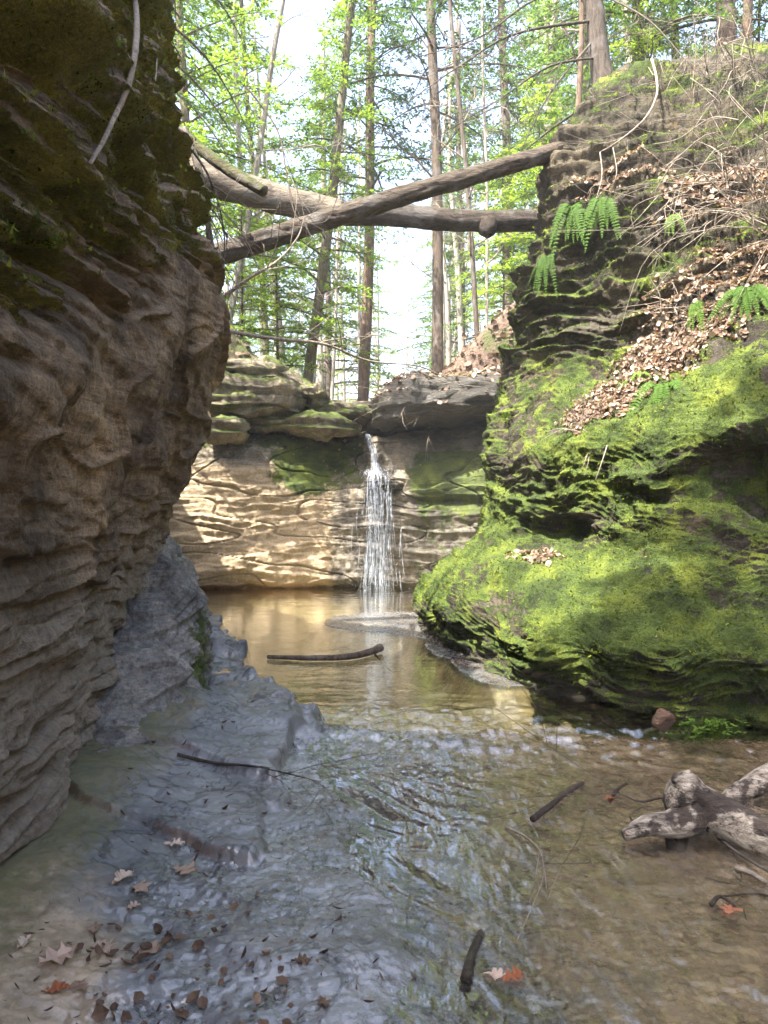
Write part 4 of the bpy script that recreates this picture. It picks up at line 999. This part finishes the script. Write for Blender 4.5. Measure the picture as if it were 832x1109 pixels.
# ------------------------------------------------------------------ trees
def crown_mesh(name, seed, H, rad, z0, nb, leafs, step=.07, mats=('hemlock', 'trunk'), droop=.4, up=.18, tint=.5, width=.42, sparse=1.0, pw=.8):
    """limbs with flat sprays of small leaf faces; centred on the stem, base at z = 0"""
    r = np.random.RandomState(seed); m = MB(); O = []; D = []; Ln = []; Nn = []
    az = r.rand() * 6
    for k in range(nb):
        z = z0 + (H - z0) * ((k + r.rand()) / nb) ** .95
        az += 2.4 + r.normal(0, .3)
        L = rad * (1 - (z - z0) / (H - z0 + .6)) ** pw * (.55 + .55 * r.rand())
        hd = np.array([math.cos(az), math.sin(az), 0]); sd = np.array([-hd[1], hd[0], 0])
        t = np.linspace(0, 1, 9)[:, None]
        w1, w2 = r.normal(0, .12, 2)
        br = hd * L * t + sd * L * w1 * t * t + np.array([0, 0, 1.0]) * (z + L * (up * t - droop * t * t)) + sd * .03 * np.sin(t * 7 + k)
        m.tube(br, np.linspace(.010 + .009 * L, .003, 9), 4, 1, caps=False)
        for t0 in np.arange(.18, 1.0, .075 / sparse):
            for sg in (-1, 1):
                if r.rand() < .12: continue
                i = t0 * 8; i0 = int(i); p0 = br[i0] + (br[min(8, i0 + 1)] - br[i0]) * (i - i0)
                d = hd * .75 + sd * sg * (.75 + r.normal(0, .15)) + np.array([0, 0, -.12 + r.normal(0, .13)]); d /= np.linalg.norm(d)
                l = (.16 + .34 * L * (1.08 - t0)) * (.6 + .6 * r.rand())
                O.append(p0); D.append(d); Ln.append(l); nn = np.array([0, 0, 1.0]) + r.normal(0, .25, 3); Nn.append(nn / np.linalg.norm(nn))
                if l > .35: m.tube([p0, p0 + d * l * .8], [.004, .002], 3, 1, caps=False)
    O = np.array(O); D = np.array(D); Ln = np.array(Ln); Nn = np.array(Nn)
    cnt = np.maximum(2, (Ln / step).astype(int)); idx = np.repeat(np.arange(len(O)), cnt); n = len(idx)
    f = r.rand(n); sg = np.where(r.rand(n) < .5, -1, 1)
    d = D[idx]; nn = Nn[idx]; s_ = np.cross(nn, d)
    p = O[idx] + d * (f * Ln[idx])[:, None] + r.normal(0, .012, (n, 3))
    ld = d * .55 + s_ * (sg * (.85 * (1.05 - f)))[:, None] + r.normal(0, .22, (n, 3)); ld /= np.linalg.norm(ld, axis=1)[:, None]
    l = (leafs * (.6 + .8 * r.rand(n)))[:, None]
    ln = nn + r.normal(0, .4, (n, 3)); wv = np.cross(ld, ln); wv /= np.linalg.norm(wv, axis=1)[:, None] + 1e-9
    V = np.stack([p, p + ld * l * .45 + wv * l * width * .5, p + ld * l, p + ld * l * .45 - wv * l * width * .5], 1)
    tn = np.repeat(np.clip(tint + r.normal(0, .16, n) + .18 * (f - .5), 0, 1), 4)
    m.add(V.reshape(-1, 3), np.arange(n * 4).reshape(n, 4), 0, tn)
    return m.mesh(name, [M[mats[0]], M[mats[1]]], False)

def limbs_mesh(name, seed, H, z0, mat, nb=14, rad=2.2, twig=4):
    """bare forking limbs"""
    r = np.random.RandomState(seed); m = MB()
    def grow(p, d, l, rd, dep):
        n = 5; pts = [p]
        for k in range(n):
            d = d + r.normal(0, .14, 3) + np.array([0, 0, .04]); d /= np.linalg.norm(d); pts.append(pts[-1] + d * l / n)
        m.tube(pts, np.linspace(rd, max(.0025, rd * .5), n + 1), 4 if rd < .02 else 5, caps=False)
        if dep <= 0: return
        for k in range(r.randint(2, twig)):
            q = pts[r.randint(2, n + 1)]; dd = d + r.normal(0, .55, 3); dd /= np.linalg.norm(dd)
            grow(q, dd, l * (.45 + .3 * r.rand()), max(.003, rd * .5), dep - 1)
    az = r.rand() * 6
    for k in range(nb):
        z = z0 + (H - z0) * (k + r.rand()) / nb; az += 2.4
        d = np.array([math.cos(az), math.sin(az), .35 + .5 * r.rand()]); d /= np.linalg.norm(d)
        grow(np.array([0, 0, z]), d, rad * (1 - .6 * (z - z0) / (H - z0)) * (.6 + .6 * r.rand()) * .6, .012 + .018 * (1 - (z - z0) / (H - z0)), 3)
    return m.mesh(name, M[mat], True)

CR = {
 'a': crown_mesh('crown', 1, 13, 2.9, 2.2, 78, .10, .031, tint=.55),
 'b': crown_mesh('crown', 2, 11, 2.5, .8, 76, .10, .031, tint=.75, mats=('hemlock', 'twig_dark')),
 'c': crown_mesh('crown', 3, 5.5, 1.9, .5, 44, .085, .026, tint=.8, mats=('spring', 'twig_dark')),
 'd': crown_mesh('crown', 4, 12, 3.2, 1.5, 70, .10, .031, tint=.5, mats=('spring', 'trunk'), droop=.3),
 'e': crown_mesh('crown', 5, 14, 3.0, 6.0, 44, .085, .028, tint=.35, droop=.5),
 'g': crown_mesh('crown', 6, 9.0, 3.4, 1.6, 46, .06, .018, tint=.45, droop=.55, up=.1),
 's': crown_mesh('crown', 8, 12, 3.4, 3.0, 64, .14, .034, tint=.5, droop=.35),
}
LM = {
 'a': limbs_mesh('limbs', 11, 11, 3.0, 'pale', 14, 2.6),
 'b': limbs_mesh('limbs', 12, 8, 1.6, 'twig', 12, 1.9),
 'c': limbs_mesh('limbs', 13, 12, 5.0, 'trunk', 12, 2.4),
}
def tree(name, path, r0, r1, mat, label, crown=None, cs=1.0, rot=0.0, limbs=None, ls=1.0, flare=.0, seed=0, group=None, cat='tree', ns=14):
    """path: world points from the foot up"""
    path = np.asarray(path, float); o0 = path[0].copy()
    root = empty(name, o0)
    c = curve(path - o0, 40); t = np.linspace(0, 1, 40)
    rad = .86 * (r0 + (r1 - r0) * t) * (1 + flare * np.exp(-t * np.linalg.norm(path[-1] - path[0]) * 2.2))
    m = MB(); m.tube(c, rad, ns, rough=.10, seed=seed, rf=1.2); m.build('trunk', M[mat], root)
    ax = (c[-1] - c[0]) / np.linalg.norm(c[-1] - c[0])
    q = Vector((0, 0, 1)).rotation_difference(Vector(ax))
    from mathutils import Quaternion
    for me, s_, nm in ((CR.get(crown), cs, 'crown'), (LM.get(limbs), ls, 'limbs')):
        if me is None: continue
        o = link(nm, me, root); o.rotation_mode = 'QUATERNION'
        o.rotation_quaternion = q @ Quaternion((0, 0, 1), rot); o.scale = (s_, s_, s_)
    return tag(root, label, cat, group)
def gp(u, Y, dz=-.1):
    """foot of a tree on the forest floor, seen in column u at distance Y"""
    x = (u - 416) / F * Y
    return np.array([x, Y, floor_z(x, Y) + dz])
def up_path(u0, u1, Y, top=13.0, lean=0.0, v1=0):
    """straight stem through column u0 at its foot and column u1 at the top edge of the picture"""
    a = gp(u0, Y); zt = 1.5 + (554.5 - v1) / F * Y
    b = np.array([(u1 - 416) / F * Y, Y + lean, zt]); d = (b - a) / max(.5, (b[2] - a[2]))
    k = np.array([0, .33, .66, 1.0]) * top
    pts = [a + d * h for h in k]
    pts[1] = pts[1] + np.array([.03 * top / 8, 0, 0]); pts[2] = pts[2] - np.array([.03 * top / 8, 0, 0])
    return pts
tree('hemlock_tree', up_path(390, 406, 19.0, 16), .185, .10, 'trunk_red', 'straight reddish trunked evergreen in the middle above the waterfall', 'e', 1.1, .5, seed=1, limbs='c', ls=.9)
tree('hemlock_tree', up_path(474, 468, 18.0, 16), .17, .10, 'trunk', 'tall grey trunked evergreen above the cap rock', 'e', 1.1, 2.5, seed=2, limbs='c', ls=1.0)
tree('bare_tree', up_path(517, 489, 14.8, 10), .062, .035, 'twig_dark', 'thin dark crooked young tree rising from the leafy slope above the cap rock', None, limbs='b', ls=.85, seed=3, rot=1)
tree('hemlock_tree', up_path(328, 384, 17.0, 14), .15, .08, 'trunk_moss', 'mossy leaning tree on the left slope beside the rock ledges', 'd', .85, .3, seed=4)
tree('bare_tree', up_path(245, 308, 15.2, 9), .085, .05, 'pale', 'slender pale tree leaning right behind the dark cliff', None, limbs='a', ls=.8, rot=2, seed=5)
tree('bare_tree', up_path(262, 256, 20, 13), .10, .06, 'pale', 'upright pale tree on the left slope behind the leaning ones', None, limbs='a', ls=1, rot=4, seed=6)
tree('hemlock_tree', up_path(551, 545, 24, 17), .2, .11, 'trunk', 'stout grey evergreen farther back on the right slope', 'a', 1.2, 1.0, seed=7)
tree('bare_tree', up_path(572, 604, 20, 14), .15, .09, 'pale', 'pale slanting bare tree on the right slope behind the log ends', None, limbs='a', ls=1.1, rot=1.3, seed=8)
tree('bare_tree', up_path(527, 524, 17, 10), .045, .03, 'pale', 'slim pale sapling beside the crooked young tree', None, limbs='b', ls=.9, rot=2.2, seed=9)
big = [P(657, 108, 9.7), P(650, 70, 9.75), P(645, 20, 9.8), P(641, -60, 9.9), P(638, -400, 10.2)]
bt = tree('hemlock_tree', big, .175, .11, 'trunk_dark', 'big rough grey trunk standing on the very edge of the mossy cliff', 'e', 1.0, .9, flare=.75, seed=10)
for k, (pp, r_) in enumerate([([(645, 22, 9.8), (560, 36, 9.2), (500, 70, 8.8), (440, 112, 8.5)], .022), ([(648, 62, 9.75), (595, 72, 9.2), (540, 108, 8.9), (470, 150, 8.7)], .018),
        ([(643, -25, 9.8), (575, 2, 9.4), (520, 40, 9.2), (452, 62, 9)], .02), ([(646, 40, 9.8), (600, 95, 9.2), (575, 140, 9), (560, 175, 8.9)], .014), ([(644, -10, 9.8), (700, 20, 9), (740, 62, 8.6), (770, 95, 8.4)], .014)]):
    dead_branch('branch', [P(*c) for c in pp], r_, .004, M['twig_dark'], None, None, 16, 300 + k, None, 5, bt)
tree('bare_tree', [P(624, 160, 10.4), P(628, 90, 10.4), P(630, 20, 10.4), P(634, -260, 10.6)], .055, .035, 'trunk_red', 'thin reddish trunk close beside the big rough grey trunk', None, limbs='b', ls=.6, rot=.4, seed=11)
tree('hemlock_tree', [P(786, 66, 11.5), P(787, 30, 11.5), P(783, -60, 11.6), P(775, -420, 12)], .20, .12, 'trunk', 'thick trunk on the cliff top, left one of the close pair', 'a', .9, 2.0, flare=.4, seed=12)
tree('bare_tree', [P(806, 66, 11.2), P(809, 30, 11.2), P(812, -60, 11.2), P(814, -330, 11.4)], .095, .06, 'trunk_red', 'narrower trunk on the cliff top, right one of the close pair', None, limbs='c', ls=.6, rot=1, seed=13)
tree('bare_tree', [P(686, 120, 17), P(682, 60, 17), P(676, -20, 17), P(668, -300, 17)], .13, .08, 'pale', 'pale trunk behind the cliff crest between the big trunk and the pair', None, limbs='a', ls=.9, rot=2, seed=14)
tree('hemlock_tree', up_path(605, 598, 27, 16), .2, .12, 'trunk_moss', 'greenish trunked evergreen deep in the woods behind the log ends', 'd', 1.25, 3.0, seed=15)
tree('hemlock_tree', up_path(735, 730, 21, 14), .16, .1, 'trunk', 'evergreen mostly hidden behind the cliff crest left of the pair', 'b', 1.15, .2, seed=16)
tree('hemlock_tree', up_path(205, 195, 14.6, 10), .12, .07, 'trunk_moss', 'bright leafy tree standing just behind the top of the dark cliff', 'd', .95, 1.7, seed=17)
tree('hemlock_tree', up_path(290, 262, 23, 13), .12, .07, 'trunk', 'yellow green leafy tree behind the slender leaning pale tree', 'd', 1.2, .6, seed=18)
tree('hemlock_tree', up_path(150, 150, 18, 13), .14, .08, 'trunk', 'green tree rising mostly hidden behind the dark cliff', 'd', 1.2, 4.6, seed=19)
tree('hemlock_tree', up_path(356, 350, 30, 16), .16, .09, 'trunk', 'pale green evergreen far back left of the reddish trunk', 'b', 1.35, 2.6, seed=20)
tree('hemlock_tree', up_path(500, 497, 31, 16), .17, .09, 'trunk', 'pale green evergreen far back behind the cap rock', 'b', 1.3, 1.6, seed=21)
tree('hemlock_tree', up_path(640, 632, 19, 12), .13, .08, 'trunk', 'soft green evergreen behind the thin reddish trunk', 'b', 1.15, 5.0, seed=22)
tree('hemlock_sapling', up_path(300, 300, 16.5, 3.6), .035, .015, 'twig_dark', 'small bright green sapling on the left slope above the rock ledges', 'c', .72, .4, seed=23, cat='sapling')
tree('hemlock_sapling', up_path(262, 262, 15.4, 3.2), .03, .015, 'twig_dark', 'bright green sapling tucked against the dark cliff edge above the ledges', 'c', .6, 2.4, seed=24, cat='sapling')
tree('hemlock_sapling', up_path(545, 545, 17.5, 4), .035, .015, 'twig_dark', 'fresh green sapling on the right slope behind the crooked young tree', 'c', .8, 1.4, seed=25, cat='sapling')
tree('hemlock_sapling', up_path(585, 585, 16.5, 4.6), .04, .015, 'twig_dark', 'fresh green sapling behind the right end of the fallen logs', 'c', .9, 3.4, seed=26, cat='sapling')
tree('hemlock_sapling', [P(700, 95, 12.5), P(702, 40, 12.5), P(700, -60, 12.5)], .035, .015, 'twig_dark', 'light green sapling on the cliff crest between the big trunk and the pair', 'c', .62, 5.2, seed=27, cat='sapling')
tree('hemlock_sapling', [P(822, 85, 12.8), P(822, 30, 12.8), P(824, -60, 12.8)], .035, .015, 'twig_dark', 'light green sapling behind the paired trunks on the cliff top', 'c', .6, 1.2, seed=28, cat='sapling')
# trees standing on the near plateaus: their low boughs hang into the top of the view and dapple the light
tree('hemlock_tree', [(4.6, 13.2, 6.6), (4.55, 13.2, 9.5), (4.5, 13.2, 12.5), (4.5, 13.2, 16)], .16, .06, 'trunk', 'evergreen with low feathery boughs reaching over the gorge from the mossy cliff', 'g', 1.15, 0.6, seed=30)
tree('hemlock_tree', [(-5.2, 11.2, 4.2), (-3.9, 10.9, 7), (-2.6, 10.5, 10), (-1.2, 10.2, 13.5)], .10, .05, 'trunk', 'evergreen with bright low boughs over the gorge from behind the dark cliff', 'g', .95, 2.6, seed=31)

# unseen evergreens added on the dark cliff to cast shade into the gorge
tree('hemlock_tree', [(-3.9, .6, 6.8), (-2.7, .9, 9.5), (-1.6, 1.1, 12), (-.4, 1.2, 15.5)], .17, .06, 'trunk', 'unseen evergreen added above the camera, leaning from the dark cliff to shade the gorge', 's', .6, .7, seed=35)
tree('hemlock_tree', [(-4.4, -2.2, 7.0), (-4.4, -2.2, 11), (-4.4, -2.2, 15), (-4.3, -2.1, 19)], .2, .07, 'trunk', 'unseen tall evergreen added on the dark cliff behind the camera to shade the stream', 's', .9, 3.3, seed=33)

# thin bare trees that fade into the bright woods
FT = {}
for k in range(3):
    m = MB(); r = np.random.RandomState(200 + k)
    pts = [(0, 0, -.4), (.1 * r.normal(), .1 * r.normal(), 4), (.25 * r.normal(), .2 * r.normal(), 9), (.4 * r.normal(), .3 * r.normal(), 15)]
    m.tube(curve(pts, 24), np.linspace(.12, .03, 24), 8, rough=.08, seed=k); FT[k] = m.mesh('trunk', M['pale'])
r = np.random.RandomState(77); n_far = 0
while n_far < 52:
    Yk = 24 + 46 * r.rand() ** 1.2; u = 225 + 480 * r.rand()
    p = gp(u, Yk, 0)
    k = n_far % 3; root = empty('bare_tree', p)
    s_ = .55 + .75 * r.rand(); root.scale = (s_, s_, .8 + .4 * r.rand()); root.rotation_euler = (r.normal(0, .03), r.normal(0, .04), r.rand() * 6.28)
    link('trunk', FT[k], root); o = link('limbs', LM[('a', 'c', 'b')[k]], root); o.scale = (1.0, 1.0, 1.0)
    tag(root, 'one of the thin bare trees crowding the bright woods far beyond the waterfall', 'tree', 'bare trees far beyond the waterfall')
    n_far += 1
for k in range(9):
    Yk = 32 + 40 * r.rand(); u = 200 + 520 * r.rand()
    root = empty('hemlock_tree', gp(u, Yk, 0)); s_ = .8 + .7 * r.rand()
    root.rotation_euler = (0, 0, r.rand() * 6.28); root.scale = (s_, s_, s_)
    link('trunk', FT[k % 3], root); link('crown', CR[('b', 'd')[k % 2]], root)
    tag(root, 'one of the pale green evergreens scattered through the distant woods', 'tree', 'evergreens far beyond the waterfall')

# ------------------------------------------------------------------ bright haze in the woods
hz = bpy.data.materials.new('pale_haze'); hz.use_nodes = True; ht = hz.node_tree; ht.nodes.clear()
ho = ht.nodes.new('ShaderNodeOutputMaterial'); hv = ht.nodes.new('ShaderNodeVolumePrincipled')
hv.inputs['Color'].default_value = (.97, .98, 1, 1); hv.inputs['Density'].default_value = .0014; hv.inputs['Anisotropy'].default_value = 0.0
ht.links.new(hv.outputs[0], ho.inputs['Volume'])
hx0, hx1, hy0, hy1, hz0, hz1 = -165, 165, -65, 265, -4, 40
hvt = [(x_, y_, z_) for z_ in (hz0, hz1) for y_ in (hy0, hy1) for x_ in (hx0, hx1)]
tag(link('haze', mesh_from('haze', hvt, np.array([[0, 2, 3, 1], [4, 5, 7, 6], [0, 1, 5, 4], [2, 6, 7, 3], [0, 4, 6, 2], [1, 3, 7, 5]]), hz, False)), 'bright pale haze filling the sunlit woods', 'haze', None, 'stuff')

# ------------------------------------------------------------------ camera, sun, sky
cam = bpy.data.cameras.new('camera'); co = bpy.data.objects.new('camera', cam); COL.objects.link(co)
co.location = (0, 0, 1.5); co.rotation_euler = (math.radians(90), 0, 0)
cam.sensor_fit = 'VERTICAL'; cam.sensor_height = 36; cam.sensor_width = 27; cam.lens = F / 1109 * 36
cam.clip_start = .05; cam.clip_end = 2000
scene.camera = co
to_sun = Vector((-.38, -.36, .85)).normalized()
sun = bpy.data.lights.new('sun', 'SUN'); sun.energy = 5.0; sun.angle = math.radians(.5); sun.color = (1, .95, .86)
so = bpy.data.objects.new('sun', sun); COL.objects.link(so); so.location = to_sun * 60
so.rotation_euler = to_sun.to_track_quat('Z', 'Y').to_euler()
w = bpy.data.worlds.new('World'); scene.world = w; w.use_nodes = True
nt = w.node_tree; bg = nt.nodes['Background']
sky = nt.nodes.new('ShaderNodeTexSky'); sky.sky_type = 'NISHITA'; sky.sun_disc = False
sky.sun_elevation = math.asin(to_sun.z); sky.sun_rotation = math.atan2(to_sun.x, to_sun.y)
sky.air_density = 1.0; sky.dust_density = 5.0; sky.ozone_density = 1.0
nt.links.new(sky.outputs[0], bg.inputs[0]); bg.inputs[1].default_value = .15
scene.view_settings.view_transform = 'Standard'; scene.view_settings.look = 'None'
scene.view_settings.exposure = 2.6; scene.view_settings.gamma = 1.0
scene.view_settings.use_curve_mapping = False
cy = scene.cycles
scene.render.engine = 'CYCLES'
cy.max_bounces = 8; cy.diffuse_bounces = 4; cy.glossy_bounces = 3; cy.transmission_bounces = 4; cy.transparent_max_bounces = 8
cy.use_denoising = True; cy.denoiser = 'OPENIMAGEDENOISE'
cy.use_adaptive_sampling = True; cy.adaptive_threshold = .02
cy.sample_clamp_indirect = 8.0; cy.caustics_reflective = False; cy.caustics_refractive = False
